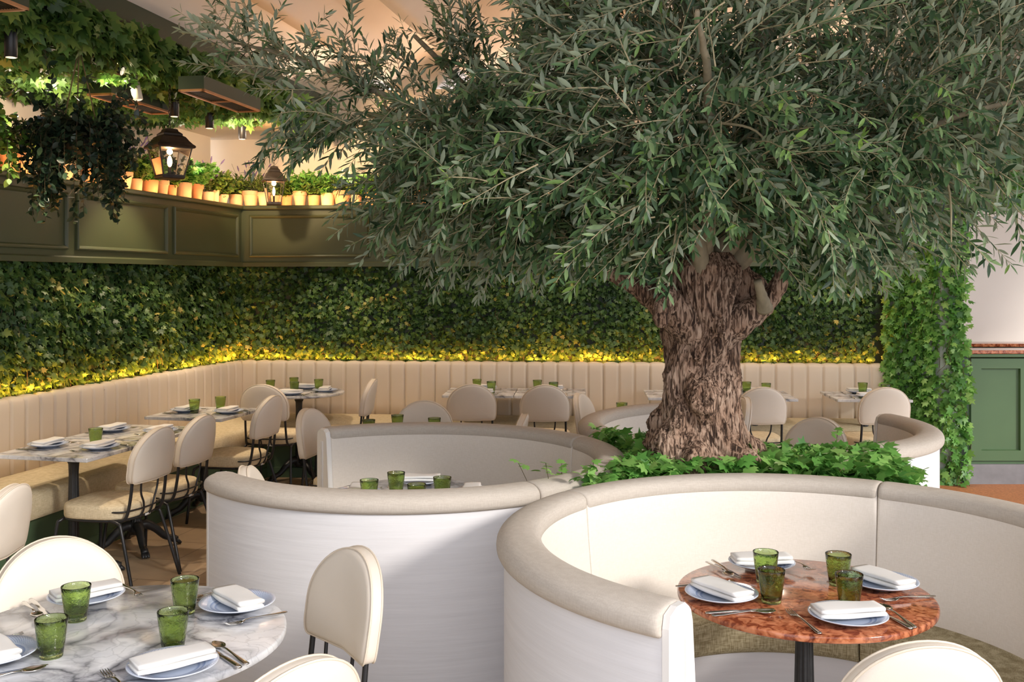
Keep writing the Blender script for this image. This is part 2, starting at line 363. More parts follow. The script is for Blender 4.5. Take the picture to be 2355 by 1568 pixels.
# floor, ceiling, walls
struct(MB().add([(-7, -2, 0), (9, -2, 0), (9, 12, 0), (-7, 12, 0)], [(0, 1, 2, 3)]), 'floor', M['floor'])
struct(MB().add([(3.45, 6.9, .004), (9, 6.9, .004), (9, 11.5, .004), (3.45, 11.5, .004)], [(0, 1, 2, 3)]), 'floor', M['terrafloor'])
struct(strip_prism(LP, cl, 11.5, [(-.12, 0), (-.12, 1.86), (-.22, 1.86), (-.22, 0)]), 'wall_left', M['green_dark'])
struct(strip_prism(BP, cb, SB + .1, [(-.12, 0), (-.12, 1.86), (-.22, 1.86), (-.22, 0)]), 'wall_back', M['green_dark'])
# upper recess walls + low recess ceiling
struct(strip_prism(LP, cl, 11.5, [(-.60, 1.9), (-.60, 3.12), (-.66, 3.12), (-.66, 1.9)]), 'wall_left', M['cream'])
struct(strip_prism(BP, cb, 6.6, [(-.80, 1.9), (-.80, 3.6), (-.86, 3.6), (-.86, 1.9)]), 'wall_back', M['cream'])
QE = -3.73
mb = MB(); y0, y1 = 1.0, 10.4
mb.add([(QE + .19 * y0, y0, 3.12), (QE + .19 * y1, y1, 3.12), (-5.6 + .2247 * y1, y1, 3.12), (-5.6 + .2247 * y0, y0, 3.12)], [(0, 1, 2, 3)])
struct(mb, 'ceiling', M['cream'])
mb = MB(); mb.add([(QE + .19 * y0, y0, 3.12), (QE + .19 * y1, y1, 3.12), (QE + .19 * y1, y1, 3.62), (QE + .19 * y0, y0, 3.62), (QE + .03 + .19 * y0, y0, 3.10), (QE + .03 + .19 * y1, y1, 3.10), (QE + .03 + .19 * y1, y1, 3.56), (QE + .03 + .19 * y0, y0, 3.56)], [(4, 5, 6, 7), (0, 1, 5, 4), (0, 3, 2, 1)])
struct(mb, 'trim_1', M['green_dark'])
# pleated main ceiling: long plaster sails parallel to the left wall
mb = MB(); prof = []; q = QE + .0
for k in range(14):
    for i in range(9):
        t = i / 8; prof.append((q + .83 * t, 3.50 + .34 * math.sin(t * PI / 2) ** 1.3))
    q += .83
mb.rings([[(a + .19 * y, y, z) for a, z in prof] for y in (1.0, 10.6)], False, False, False)
struct(mb, 'ceiling', M['ceil'], True)

# ------------------------------------------------------------------ banquettes
def banquette(PF, cf, s1, label, name='channel_banquette'):
    t = thing(name, label, 'banquette', PF(s1 * .5, 0, 0))
    inv = Vector(t.location)
    def put(mb, n, m, sm=True, auto=None, par=t):
        mb.v = [(p[0] - inv[0], p[1] - inv[1], p[2]) for p in mb.v]; return mb.build(n, m, par, sm, auto)
    prof = [(0.0, .44), (0, .60), (0, .80), (0, .90), (-.002, .945), (-.012, .968), (-.03, .98), (-.06, .982), (-.085, .975), (-.095, .95), (-.095, .44)]
    W = .138; rr = []; ncol = int((s1 + .2) / W) * 14
    for i in range(ncol + 1):
        f = i / ncol; row = []
        for o, z in prof:
            s = cf(o) + (s1 - cf(o)) * f; sc = abs(math.sin(PI * (s) / W)); b = .030 * min(1, sc / .30) ** .5
            if o < -.055: b = 0
            w = 1 if o > -.02 else .6
            row.append(PF(s, o + (b - .012) * w, z + (.012 * (sc ** .5) - .012 if -.07 < o < -.02 else 0)))
        rr.append(row)
    put(MB().rings(rr, True, True, True), 'backrest', M['banq'])
    sp = [(.0, .34), (.0, .48), (.02, .50), (.10, .505), (.40, .50), (.475, .49), (.50, .465), (.50, .36), (.485, .335)]
    put(strip_prism(PF, cf, s1, sp, True, 12), 'seat_cushion', M['bench'], True, 50)
    put(strip_prism(PF, cf, s1, [(-.09, 0), (-.09, .34), (.44, .34), (.44, 0)]), 'plinth', M['plinth_green'], False)
    put(strip_prism(PF, cf, s1, [(.44, 0), (.44, .09), (.452, .085), (.452, 0)]), 'skirting', M['plinth_green'], False)
    return t
banquette(LP, cl, SL, 'long channel-tufted cream banquette running along the left ivy wall')
banquette(BP, cb, SB, 'long channel-tufted cream banquette along the far ivy wall behind the tree')

# ------------------------------------------------------------------ green panelled bulkheads
def bulkhead(PF, cf, s1, label, divs, name='panelled_bulkhead'):
    t = thing(name, label, 'bulkhead', (0, 0, 0))
    strip_prism(PF, cf, s1, [(-.6, 1.855), (0, 1.855), (0, 2.365), (-.6, 2.365)]).build('body', M['green'], t, False)
    strip_prism(PF, cf, s1, [(-.62, 2.365), (.03, 2.365), (.035, 2.372), (.035, 2.392), (.03, 2.4), (-.62, 2.4)]).build('ledge', M['green'], t, False)
    strip_prism(PF, cf, s1, [(0, 1.84), (.022, 1.84), (.022, 1.875), (.012, 1.885), (0, 1.885)]).build('bottom_rail', M['green'], t, False)
    for a, b in zip(divs[:-1], divs[1:]):
        a0 = a + .045; b0 = b - .045; z0, z1 = 1.925, 2.315; mb = MB()
        def fr(i, o): return [PF(a0 + i, o, z0 + i), PF(b0 - i, o, z0 + i), PF(b0 - i, o, z1 - i), PF(a0 + i, o, z1 - i)]
        mb.rings([fr(0, .001), fr(.003, .016), fr(.012, .022), fr(.022, .018), fr(.03, .008), fr(.032, .001)], True, False, False)
        mb.build('panel_moulding', M['green'], t, False)
    return t
c0 = corner(.03)
bulkhead(LP, cl, 11.0, 'olive green panelled bulkhead with plant ledge above the left banquette', [.03, 1.20, 2.43, 3.66, 4.9, 6.1])
bulkhead(BP, cb, 6.5, 'olive green panelled bulkhead with plant ledge above the far banquette', [.03, 1.25, 2.47, 3.69, 4.91, 6.13])

# ------------------------------------------------------------------ ivy
def ivy_patch(name, label, frames, dens, size=(.05, .085), mat=None, kind='stuff', droop=.6, cat='ivy', depth=.09, stems=0):
    """frames: list of (origin, U vec, V vec, normal). Leaves scattered on U x V with random depth"""
    P, D, U, S, T = [], [], [], [], []; ev, ef = [], []
    for O, u, v, n in frames:
        O, u, v, n = map(np.asarray, (O, u, v, n)); area = np.linalg.norm(np.cross(u, v)); k = int(area * dens)
        a, b = RNG.random(k), RNG.random(k)
        lump = .5 + .5 * np.sin(a * np.linalg.norm(u) * 9 + 3 * np.sin(b * 5)) * np.cos(b * np.linalg.norm(v) * 11 + 2 * np.sin(a * 7))
        dep = RNG.random(k) ** .7 * depth * (.45 + .55 * lump)
        P.append(O + a[:, None] * u + b[:, None] * v + dep[:, None] * n)
        dd = np.array([0, 0, -1.0]) * droop + rnd(k) * .75 + n * .25
        D.append(dd); nn = n + rnd(k) * .62 + np.array([0, 0, .25]); U.append(nn)
        S.append(RNG.uniform(size[0], size[1], k)); T.append(np.clip(RNG.beta(2.0, 2.6, k) * .9 + (dep / depth - .5) * .15 + (RNG.random(k) < .05) * .4 + .30 * (np.sin(a * np.linalg.norm(u) * 3.1 + 1.5 * np.sin(b * 4)) * np.sin(b * 5 + a * 7) + RNG.normal(0, .25, k)), 0, 1))
        for _ in range(int(area * stems)):
            p = O + RNG.random() * u + RNG.random() * v + n * depth * .5; q = p
            for j in range(5):
                q2 = q + np.array([0, 0, -.06]) * droop + RNG.uniform(-.05, .05, 3) * (1 - np.abs(n) * .8); vs, fs = tri_tube(q, q2, .0025, .0025)
                ef += [tuple(i + len(ev) for i in f) for f in fs]; ev += vs; q = q2
    D = np.vstack(D); U = np.vstack(U)
    # leaf blade faces outward: 'up' for leaves() is the normal
    o = leaves(name, np.vstack(P), D, U, np.concatenate(S), np.concatenate(T), [mat or M['ivy'], M['vine']], None, extra=(np.array(ev), np.array(ef)) if ev else None)
    return tag(o, label, cat, kind=kind)
def v3(a, z=0): return np.array([a[0], a[1], z])
o_ = -.12; sl = cl(o_); pA = P0 + nl * o_ + dl * sl
ivy_patch('ivy_wall_covering', 'dense dark green ivy covering the left wall above the banquette', [((*(P0 + nl * o_ + dl * sl), .90), v3(dl * 4.6), (0, 0, .95), v3(nl))], 2700, size=(.035, .064), stems=14)
ivy_patch('ivy_wall_covering', 'dense dark green ivy covering the far wall behind the tree trunk', [((*(P0 + nb * o_ + db * cb(o_)), .90), v3(db * (SB + .05)), (0, 0, .95), v3(nb))], 2500, size=(.034, .060), stems=10)
# soffit ivy and fascia ivy
fr = []
for ya in np.arange(4.0, 8.45, .35):
    xr = QE + .02 + .19 * ya; xl = -5.6 + .2247 * ya + .30
    fr.append(((xl, ya, 3.11), (xr - xl, 0, 0), (.07, .36, 0), (0, 0, -1)))
ivy_patch('ivy_soffit', 'green ivy hanging from the lowered ceiling over the left plant ledge', fr, 1200, mat=M['ivy_lit'], size=(.055, .10), depth=.10, droop=.2, stems=10)
fr = [((QE + .04 + .19 * 3.6, 3.6, 3.08), (.19 * 6.2, 6.2, 0), (0, 0, .27), (.98, -.19, 0))]
ivy_patch('ivy_fascia', 'large-leaved ivy spilling over the dark green ceiling edge upper left', fr, 1500, mat=M['ivy_lit'], size=(.07, .12), depth=.12, stems=6)
# right-hand partition with ivy
mb = MB(); q = [(3.30, 8.93), (3.60, 8.52), (3.76, 8.50), (3.80, 8.62), (3.46, 9.1)]
mb.rings([[(x, y, z) for x, y in q] for z in (0, 3.6)], True); struct(mb, 'wall_right', M['pillar'])
fa = np.array([3.60 - 3.30, 8.52 - 8.93, 0]); na = np.array([-.41, -.30, 0]) / .508
fb = np.array([.16, -.02, 0]); nb2 = np.array([-.12, -.99, 0])
ivy_patch('ivy_column', 'bright green ivy climbing the narrow partition at the right end of the banquette',
          [((3.30, 8.93, .0), fa, (0, 0, 3.4), na)], 2300, size=(.045, .075), mat=M['ivy_fresh'], depth=.09, stems=20)
ivy_patch('ivy_pillar_edge', 'loose pale ivy strands trailing down the grey pillar edge beside the host stand',
          [((3.60, 8.52, .02), fb, (0, 0, 3.4), nb2), ((3.66, 8.5, .02), fb, (0, 0, 3.4), nb2)], 950, size=(.05, .085), mat=M['ivy_fresh'], depth=.10, stems=50)
# header with ivy over passage, wall beyond
struct(MB().box((5.6, 8.75, 2.95), (3.8, .3, 1.2)), 'wall_right', M['pillar'])
ivy_patch('ivy_header', 'ivy covering the beam above the passage at the upper right', [((3.7, 8.6, 2.32), (3.6, 0, 0), (0, 0, 1.2), (0, -1, 0))], 900, size=(.06, .09), mat=M['ivy_fresh'], depth=.12)
struct(MB().box((6.2, 10.9, 1.8), (6.2, .12, 3.6)), 'wall_back', M['ivory'])

# ------------------------------------------------------------------ booths
A = lambda c, r, a, z: (r * math.cos(a), r * math.sin(a), z)
def arc(prof, a0, a1, step=3.0, closed=True, capr=0.0):
    """revolve closed profile [(r,z)] between angles (deg); capr = rounding of the ends in metres"""
    n = max(2, int(abs(a1 - a0) / step)); angs = [a0 + (a1 - a0) * i / n for i in range(n + 1)]
    cr = sum(p[0] for p in prof) / len(prof); cz = sum(p[1] for p in prof) / len(prof); rr = []
    sg = 1 if a1 > a0 else -1
    if capr:
        e = math.degrees(capr / cr) * sg
        ends = [(0, .86), (.12, .93), (.4, .98), (1, 1)]
        seq = [(a0 + e * k, s) for k, s in ends] + [(a, 1) for a in angs if (a - a0) * sg > e and (a1 - a) * sg > e] + [(a1 - e * k, s) for k, s in reversed(ends)]
    else: seq = [(a, 1) for a in angs]
    for a, s in seq:
        ra = R(a); rr.append([((cr + (r - cr) * s) * math.cos(ra), (cr + (r - cr) * s) * math.sin(ra), cz + (z - cz) * s) for r, z in prof])
    return MB().rings(rr, True, True, True)
def rrect(x0, x1, z0, z1, r, n=4, lean=0):
    out = []
    for cx_, cz_, a0 in ((x1 - r, z1 - r, 0), (x0 + r, z1 - r, 90), (x0 + r, z0 + r, 180), (x1 - r, z0 + r, 270)):
        for i in range(n + 1):
            a = R(a0 + 90 * i / n); out.append((cx_ + r * math.cos(a), cz_ + r * math.sin(a)))
    return [(x - lean * (1 - (z - z0) / (z1 - z0)), z) for x, z in out]
def booth(cx_, cy_, a0, a1, seams, label):
    """arc runs a0 -> a1 (deg, a1 > a0)"""
    t = thing('circular_booth', label, 'booth', (cx_, cy_, 0))
    arc([(.915, .0), (.94, .0), (.94, .895), (.915, .895)], a0, a1, 2).build('outer_panel', M['white_ply'], t, True, 40)
    arc([(.60, .05), (.62, .05), (.62, .345), (.60, .345)], a0, a1, 2).build('seat_base', M['white_ply'], t, True, 40)
    ed = [a0] + seams + [a1]
    roll = []
    for k in range(26):
        a = 2 * PI * k / 26; x, z = math.cos(a), math.sin(a)
        sx_ = math.copysign(abs(x) ** .72, x); sz = math.copysign(abs(z) ** .8, z)
        roll.append((.894 + .070 * sx_, .912 + .039 * sz + (.0 if sx_ < 0 else -.008 * sx_)))
    for p, q in zip(ed[:-1], ed[1:]):
        g = .12
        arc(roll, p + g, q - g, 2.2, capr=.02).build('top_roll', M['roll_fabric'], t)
        bp = [(.90, .46), (.90, .925), (.862, .942), (.84, .936), (.83, .915), (.822, .80), (.805, .62), (.79, .47)]
        arc(bp, p + g, q - g, 2.2, capr=.012).build('backrest_cushion', M['booth_fabric'], t, True, 60)
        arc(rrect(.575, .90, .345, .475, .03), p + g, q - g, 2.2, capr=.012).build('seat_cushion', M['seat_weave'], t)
    for ea, sg in ((a0, -1), (a1, 1)):
        ra = R(ea); ux, uy = math.cos(ra), math.sin(ra); tx, ty = -uy * sg, ux * sg
        def pl(r, d, z): return (ux * r + tx * d, uy * r + ty * d, z)
        mb = MB(); outl = [(.942, 0), (.942, .90), (.935, .93), (.90, .945), (.86, .945), (.838, .93), (.828, .90), (.785, .46), (.785, 0)]
        mb.rings([[pl(r, 0, z) for r, z in outl], [pl(r, .018, z) for r, z in outl], [pl(.865 + (r - .865) * .94, .024, .47 + (z - .47) * .985) for r, z in outl]], True)
        ep = mb.build('end_panel', M['end_white'], t, False)
        for off in (0, .016):
            MB().rings([[pl(.872 + off + w, d, z) for w, d in ((-.004, .022), (.004, .022), (.003, .029), (-.003, .029))] for z in (.02, .88)], True).build('trim_bead', M['end_white'], ep, False)
    return t
booth(.915, 3.15, -39, 233.5, [55.7 - 85, 55.7, 140.7], 'cream circular booth in the right foreground around the red marble table')
booth(-.447, 4.60, -145, 126.7, [-54.5, 26.5], 'cream circular booth in the middle left, open towards the left banquette')
booth(1.326, 5.557, 108, 380, [197, 290], 'cream circular booth behind the olive trunk, open towards the far wall')

# ------------------------------------------------------------------ planter with ivy around the trunk
pts = []
def arcp(c, r, a0, a1, n=10): return [(c[0] + r * math.cos(R(a0 + (a1 - a0) * i / n)), c[1] + r * math.sin(R(a0 + (a1 - a0) * i / n))) for i in range(n + 1)]
outl = arcp((.915, 3.15), .975, 139, 46, 16) + arcp((1.326, 5.557), .975, -68, -160, 16) + arcp((-.447, 4.60), .975, 21, -40, 10)
pt = thing('tree_planter', 'white planter filled with soil in the gap between the three round booths', 'planter', (.8, 4.4, 0))
def sh(mb): mb.v = [(p[0] - .8, p[1] - 4.4, p[2]) for p in mb.v]; return mb
sh(MB().rings([[(x, y, z) for x, y in outl] for z in (0, .84)], True)).build('wall', M['white_ply'], pt, False)
ci = (.82, 4.42)
sh(MB().rings([[(ci[0] + (x - ci[0]) * s, ci[1] + (y - ci[1]) * s, z) for x, y in outl] for s, z in ((.97, .842), (.6, .865), (.2, .87))], True)).build('soil', M['soil'], pt, True)
from mathutils.geometry import tessellate_polygon
tri = tessellate_polygon([[Vector((x, y, 0)) for x, y in outl]]); ta = []
for t_ in tri:
    a, b, c = [np.array(outl[i]) for i in t_]; ta.append(abs(np.cross(b - a, c - a)) / 2 if True else 0)
ta = np.array(ta); nL = 3600; pk = RNG.choice(len(tri), nL, p=ta / ta.sum()); PP = []
for k in pk:
    a, b, c = [np.array(outl[i]) for i in tri[k]]; r1, r2 = RNG.random(2)
    if r1 + r2 > 1: r1, r2 = 1 - r1, 1 - r2
    PP.append((*(a + (b - a) * r1 + (c - a) * r2), 0))
PP = np.array(PP); PP[:, 2] = RNG.uniform(.86, .985, nL); dtr = np.hypot(PP[:, 0] - .83, PP[:, 1] - 4.42); PP = PP[dtr > .2]; nL = len(PP)
o = leaves('ground_ivy', PP, np.column_stack([rnd(nL, k=2), RNG.uniform(-.5, .45, nL)]), np.column_stack([rnd(nL, k=2) * 1.0, np.ones(nL)]), RNG.uniform(.035, .078, nL), RNG.beta(2, 2, nL), [M['ivy_fresh'], M['vine']])
tag(o, 'bright green ground ivy filling the planter around the foot of the olive trunk', 'ivy', kind='stuff')
# stray shoots over the booth joint
P_, D_, U_ = [], [], []; ev, ef = [], []
for (x, y, z, dx, dy) in ((.10, 4.02, .96, -.08, -.05), (.16, 3.98, .96, -.03, -.07), (.30, 4.02, .95, .02, -.04), (1.44, 4.55, .99, .03, .02), (.2, 4.06, .93, 0, .02)):
    q = np.array([x, y, z]); tip = q + np.array([dx, dy, .055]); vs, fs = tri_tube(q - np.array([0, 0, .12]), tip, .002, .0015); ef += [tuple(i + len(ev) for i in f) for f in fs]; ev += vs
    for k in range(4): P_.append(tip - (tip - q) * k * .3); D_.append((dx + RNG.uniform(-.1, .1), dy + RNG.uniform(-.1, .1), .03)); U_.append((0.1, -.3, 1))
o = leaves('ivy_shoots', np.array(P_), np.array(D_), np.array(U_), np.full(len(P_), .045), np.full(len(P_), .7), [M['ivy_fresh'], M['vine']], extra=(np.array(ev), np.array(ef)))
tag(o, 'few thin ivy shoots creeping over the joint of the two nearer booths', 'ivy', kind='stuff')

# ------------------------------------------------------------------ olive tree
TX, TY = .83, 4.42
tree = thing('olive_tree', 'huge olive tree with gnarled brown trunk and spreading crown between the booths', 'tree', (TX, TY, .86))
def trunk():
    NA, NH = 260, 380; z = np.linspace(-.02, .98, NH); a = np.linspace(0, 2 * PI, NA, endpoint=False); Z, AA = np.meshgrid(z, a, indexing='ij')
    base = np.interp(z, [-.02, .05, .12, .22, .33, .45, .58, .68, .78, .86, .92, .98], [.225, .215, .20, .185, .168, .160, .152, .155, .170, .185, .17, .12])
    Rr = np.repeat(base[:, None], NA, 1)
    wr = np.zeros_like(Rr); low = np.exp(-np.clip(Z, 0, 1) / .16)
    Rr += low * (.030 * np.cos(3 * AA + .6) + .016 * np.cos(5 * AA - 1.1) + .008 * np.cos(8 * AA))
    Rr += .010 * np.cos(3 * AA + 6 * Z) + .006 * np.cos(6 * AA - 9 * Z + 1)
    def knob(a0, z0, ra, rz, h, hole=0):
        nonlocal Rr, wr
        da = (AA - R(a0) + PI) % (2 * PI) - PI; d2 = (da / ra) ** 2 + ((Z - z0) / rz) ** 2
        Rr += 1.75 * h * np.exp(-d2 * d2 * 1.6); wr = wr + .35 * np.exp(-d2 * .8) * np.sign(da) * (h > .015)
        if hole: Rr -= 1.5 * hole * np.exp(-d2 * 14)
        rip = np.sin(np.sqrt(d2) * 13 + 2 * np.sin(3 * np.arctan2(Z - z0, da * .2))) * np.exp(-d2 * 1.3); Rr += .006 * rip * (h > .01)
    for args in ((258, .10, .30, .10, .045, .02), (215, .15, .32, .11, .045, .012), (312, .08, .30, .09, .05, .03), (262, .36, .38, .10, .035, .012), (245, .40, .2, .07, .02, .01),
                 (280, .66, .13, .04, .018, .018), (250, .55, .2, .05, .012, .006), (190, .80, .35, .09, .05, .0), (350, .82, .3, .08, .045, 0), (170, .2, .4, .12, .04, .01), (20, .1, .4, .1, .05, .02), (90, .12, .5, .12, .04, 0), (232, .28, .18, .07, .02, .01)):
        knob(*args)
    from mathutils import noise as MN
    wz = Z + .05 * np.sin(AA * 3 + Z * 7); wa = AA + .30 * np.sin(Z * 5) + .10 * np.sin(Z * 13 + AA * 2) + wr
    c1, s1_ = np.cos(wa), np.sin(wa)
    def nz(k, m, o): return np.array([MN.noise(Vector((x * k, y * k, z_ * m + o))) for x, y, z_ in zip(c1.ravel(), s1_.ravel(), wz.ravel())]).reshape(Rr.shape)
    Rr += .012 * (.35 - np.abs(nz(9, 3.2, 0)) * 1.6) + .008 * (.35 - np.abs(nz(19, 7, 5)) * 1.6) + .005 * (.35 - np.abs(nz(38, 16, 9)) * 1.5) + .03 * nz(2.2, 5, 3)
    lean = .03 * Z - .0; X = Rr * np.cos(AA) * 1.0 + lean - .01; Y = Rr * np.sin(AA) * .95
    V = np.stack([X, Y, Z], -1).reshape(-1, 3); mb = MB(); mb.v = [tuple(p) for p in V.tolist()]
    for j in range(NH - 1):
        for i in range(NA): k = (i + 1) % NA; mb.f.append((j * NA + i, j * NA + k, j * NA + NA + k, j * NA + NA + i))
    mb.f.append(tuple((NH - 1) * NA + i for i in range(NA))); return mb.build('trunk', M['bark'], tree)
trunk()
def limb(pts, r0, r1, mat='bark_branch', name='limb'):
    s = spline([Vector(p) - Vector((TX, TY, .86)) for p in pts], 8); n = len(s)
    s = [p + Vector((random.uniform(-1, 1), random.uniform(-1, 1), random.uniform(-1, 1))) * .004 for p in s]
    return MB().tube(s, [(r0 + (r1 - r0) * i / (n - 1)) * (1 + .05 * math.sin(i * 1.7)) for i in range(n)], 12).build(name, M[mat], tree)
# stubs and shoulders
def stub(pts, rs, mat='bark'):
    s = spline([Vector(p) - Vector((TX, TY, .86)) for p in pts], 6); n = len(s); rr = [np.interp(i / (n - 1), np.linspace(0, 1, len(rs)), rs) * (1 + .08 * math.sin(i * 2.3)) for i in range(n)]
    return MB().tube(s, rr, 20).build('limb_stub', M[mat], tree)
stub([(.80, 4.38, 1.50), (.66, 4.32, 1.62), (.60, 4.28, 1.66)], [.10, .075, .055])
stub([(.66, 4.27, 1.66), (.625, 4.20, 1.625), (.615, 4.165, 1.56), (.62, 4.17, 1.53)], [.05, .046, .036, .018])
stub([(.66, 4.34, 1.60), (.52, 4.36, 1.70), (.42, 4.40, 1.75)], [.06, .035, .028])
stub([(.88, 4.36, 1.50), (1.02, 4.30, 1.585), (1.10, 4.28, 1.66), (1.15, 4.26, 1.76)], [.10, .06, .04, .034])
stub([(1.06, 4.25, 1.60), (1.035, 4.20, 1.66), (1.01, 4.17, 1.72)], [.035, .022, .016], 'bark_branch')
LIMBS = [
    ([(.82, 4.31, 1.71), (.76, 4.24, 1.95), (.68, 4.22, 2.2), (.62, 4.2, 2.6), (.6, 4.2, 3.1)], .040, .018),
    ([(.85, 4.42, 1.70), (.98, 4.35, 2.0), (1.02, 4.3, 2.4), (1.06, 4.25, 2.8), (1.06, 4.22, 3.3)], .055, .025),
    ([(.87, 4.43, 1.68), (1.10, 4.32, 1.95), (1.4, 4.25, 2.3), (1.9, 4.25, 2.6), (2.3, 4.3, 2.8)], .05, .006),
    ([(.80, 4.43, 1.68), (.40, 4.42, 2.0), (0.0, 4.40, 2.25), (-.5, 4.38, 2.5), (-.95, 4.35, 2.68), (-1.32, 4.3, 2.76)], .030, .004),
    ([(.80, 4.45, 1.70), (.35, 4.6, 2.1), (-.1, 4.7, 2.5), (-.45, 4.7, 2.85)], .045, .01),
    ([(.84, 4.40, 1.72), (.8, 4.1, 2.1), (.7, 3.6, 2.4), (.6, 3.3, 2.6)], .035, .008),
    ([(.86, 4.46, 1.70), (1.3, 4.8, 2.2), (1.9, 5.0, 2.6), (2.4, 5.1, 3.0)], .045, .012),
    ([(.85, 4.5, 1.75), (.8, 4.9, 2.3), (.7, 5.1, 2.9)], .045, .015),
    ([(1.1, 4.3, 1.95), (1.4, 3.9, 2.2), (1.75, 3.6, 2.35), (2.1, 3.4, 2.3)], .018, .004),
]
for p, a, b in LIMBS: limb(p, a, b)
# crown: twigs carrying paired leaves
BL = [((.95, 4.25, 2.68), (1.30, 1.05, .86), 1150), ((1.85, 4.35, 2.55), (.95, .9, .75), 560), ((.25, 4.30, 2.42), (.85, .85, .62), 470), ((-.38, 4.40, 2.34), (.56, .6, .40), 210),
      ((-.05, 4.5, 2.10), (.62, .6, .32), 190), ((.75, 3.95, 2.15), (.95, .6, .42), 260), ((1.6, 4.0, 2.12), (.80, .6, .40), 230), ((.55, 4.3, 3.0), (.75, .8, .5), 200), ((2.3, 4.6, 2.9), (.7, .7, .6), 160)]
LSEG = []
for p, _, _ in LIMBS:
    LSEG += [np.array(v) for v in spline(p, 6)]
LSEG = np.array(LSEG)
tw = []
for c, r, n in BL:
    d = rnd(n * 3); d = d[np.linalg.norm(d, axis=1) < 1][:n]; nn = np.linalg.norm(d, axis=1, keepdims=True); d = d / nn * nn ** .55
    tw.append(np.array(c) + d * np.array(r))
for c0_, c1_, n, sp in (((-.55, 4.35, 2.50), (-1.36, 4.3, 2.80), 34, .10), ((-.45, 4.35, 2.55), (-.62, 4.3, 2.88), 30, .13), ((-.15, 4.5, 2.6), (-.28, 4.4, 2.93), 26, .11), ((-.7, 4.3, 2.34), (-1.0, 4.2, 2.36), 16, .06), ((2.0, 4.2, 2.15), (2.12, 4.1, 2.02), 8, .04), ((1.0, 3.6, 2.3), (.9, 3.3, 2.1), 16, .15), ((.1, 3.8, 2.2), (-.2, 3.6, 2.1), 16, .15)):
    t_ = RNG.random(n)[:, None]; tw.append(np.array(c0_) * (1 - t_) + np.array(c1_) * t_ + rnd(n) * sp)
TW = np.vstack(tw)
# keep clear of the window between crown and lantern, and of the trunk below
z_floor = 1.70 + .10 * np.abs(TW[:, 0] - .8) ** 1.5 + np.clip(TW[:, 0] - 1.55, 0, 3) * .6
keep = (TW[:, 2] > z_floor) & (TW[:, 1] > 3.1) & (TW[:, 2] < 3.45)
uu = CX + F * TW[:, 0] / TW[:, 1]; vv = HOR - F * (TW[:, 2] - CAMH) / TW[:, 1]
keep &= ~((np.abs(TW[:, 0] - .80) < .20) & (TW[:, 1] < 4.5) & (TW[:, 2] < 1.90))
keep &= ~((TW[:, 0] < -.62) & (TW[:, 2] < 2.38) & (np.arange(len(TW)) < len(TW) - 146))
zl = CAMH + np.interp(TW[:, 0], [-.6, -.25, 0.0, .2], [.175, .18, .205, .6]) * TW[:, 1]
spk = len(TW) - 146
keep &= (TW[:, 2] < zl) | (np.arange(len(TW)) >= spk)
keep &= ~((uu < 1000) & (uu > 640) & (vv < 90 + .12 * np.abs(uu - 760)) & (np.abs(uu - 775) > 40))
TW = TW[keep]; CC = np.array([.85, 4.4, 2.1])
Pp, Dd, Uu, Ss, Tt = [], [], [], [], []; ev, ef = [], []
for c in TW:
    near = LSEG[np.argmin(np.linalg.norm(LSEG - c, axis=1))]
    out = c - near; out = out / (np.linalg.norm(out) + 1e-6); rad = c - CC; rad /= np.linalg.norm(rad)
    d = out * .6 + rad * .55 + RNG.uniform(-.55, .55, 3); d[2] += RNG.uniform(-.35, .30); d /= np.linalg.norm(d)
    L = RNG.uniform(.22, .42); nl_ = int(L / .023); droop = RNG.uniform(.15, 1.0) if c[2] < 2.75 else RNG.uniform(-.3, .5)
    q = c - d * L * .5; r_ = .0036; young = RNG.random() < .14; basis = RNG.uniform(0, PI)
    for j in range(nl_):
        q2 = q + d * .023
        if j % 2 == 0 or True:
            vs, fs = tri_tube(q, q2, r_, r_ * .93); k = len(ev); ev += vs; ef += [(a + k, b + k, e + k) for a, b, e in fs]
        d = d + np.array([0, 0, -.045 * droop]) + RNG.uniform(-.05, .05, 3); d /= np.linalg.norm(d); r_ *= .93; q = q2
        s = np.cross(d, (0, 0, 1.0)); s /= np.linalg.norm(s) + 1e-6; w = np.cross(d, s)
        an = basis + (j % 2) * PI / 2 + RNG.uniform(-.4, .4); sd = s * math.cos(an) + w * math.sin(an)
        sc = .042 + .024 * math.sin(PI * (j + .8) / (nl_ + 1)); 
        for sg in (1, -1):
            if RNG.random() < .08: continue
            Pp.append(q); ld = d * RNG.uniform(.5, 1.0) + sd * sg * RNG.uniform(.5, .95) + np.array([0, 0, -.12]); Dd.append(ld)
            Uu.append(d * .5 + np.array([0, 0, .7]) + RNG.uniform(-.5, .5, 3)); Ss.append(sc * RNG.uniform(.8, 1.2))
            t0 = RNG.uniform(0, .84)
            if j > nl_ - 4 and young: t0 = RNG.uniform(.85, 1)
            elif RNG.random() < .03: t0 = RNG.uniform(.8, .95)
            Tt.append(t0)
    Pp.append(q); Dd.append(d); Uu.append(np.array([0, -.4, .7])); Ss.append(.05); Tt.append(.7 if young else .5)
off = np.array([TX, TY, .86])
leaves('crown_foliage', np.array(Pp) - off, np.array(Dd), np.array(Uu), np.array(Ss), np.array(Tt), [M['olive'], M['twig']], tree, OLV_T, OLV_F, extra=(np.array(ev) - off, np.array(ef)))
print('twigs', len(TW), 'leaves', len(Pp))
# secondary branchlets connecting crown
for i in range(46):
    c = TW[RNG.integers(len(TW))]; near = LSEG[np.argmin(np.linalg.norm(LSEG - c, axis=1))]
    if np.linalg.norm(c - near) < .15: continue
    mid = (c + near) / 2 + RNG.uniform(-.06, .06, 3); s = spline([Vector(near - off), Vector(mid - off), Vector(c - off)], 6)
    MB().tube(s, [.0065 - .004 * k / (len(s) - 1) for k in range(len(s))], 7).build('branchlet', M['twig'], tree)

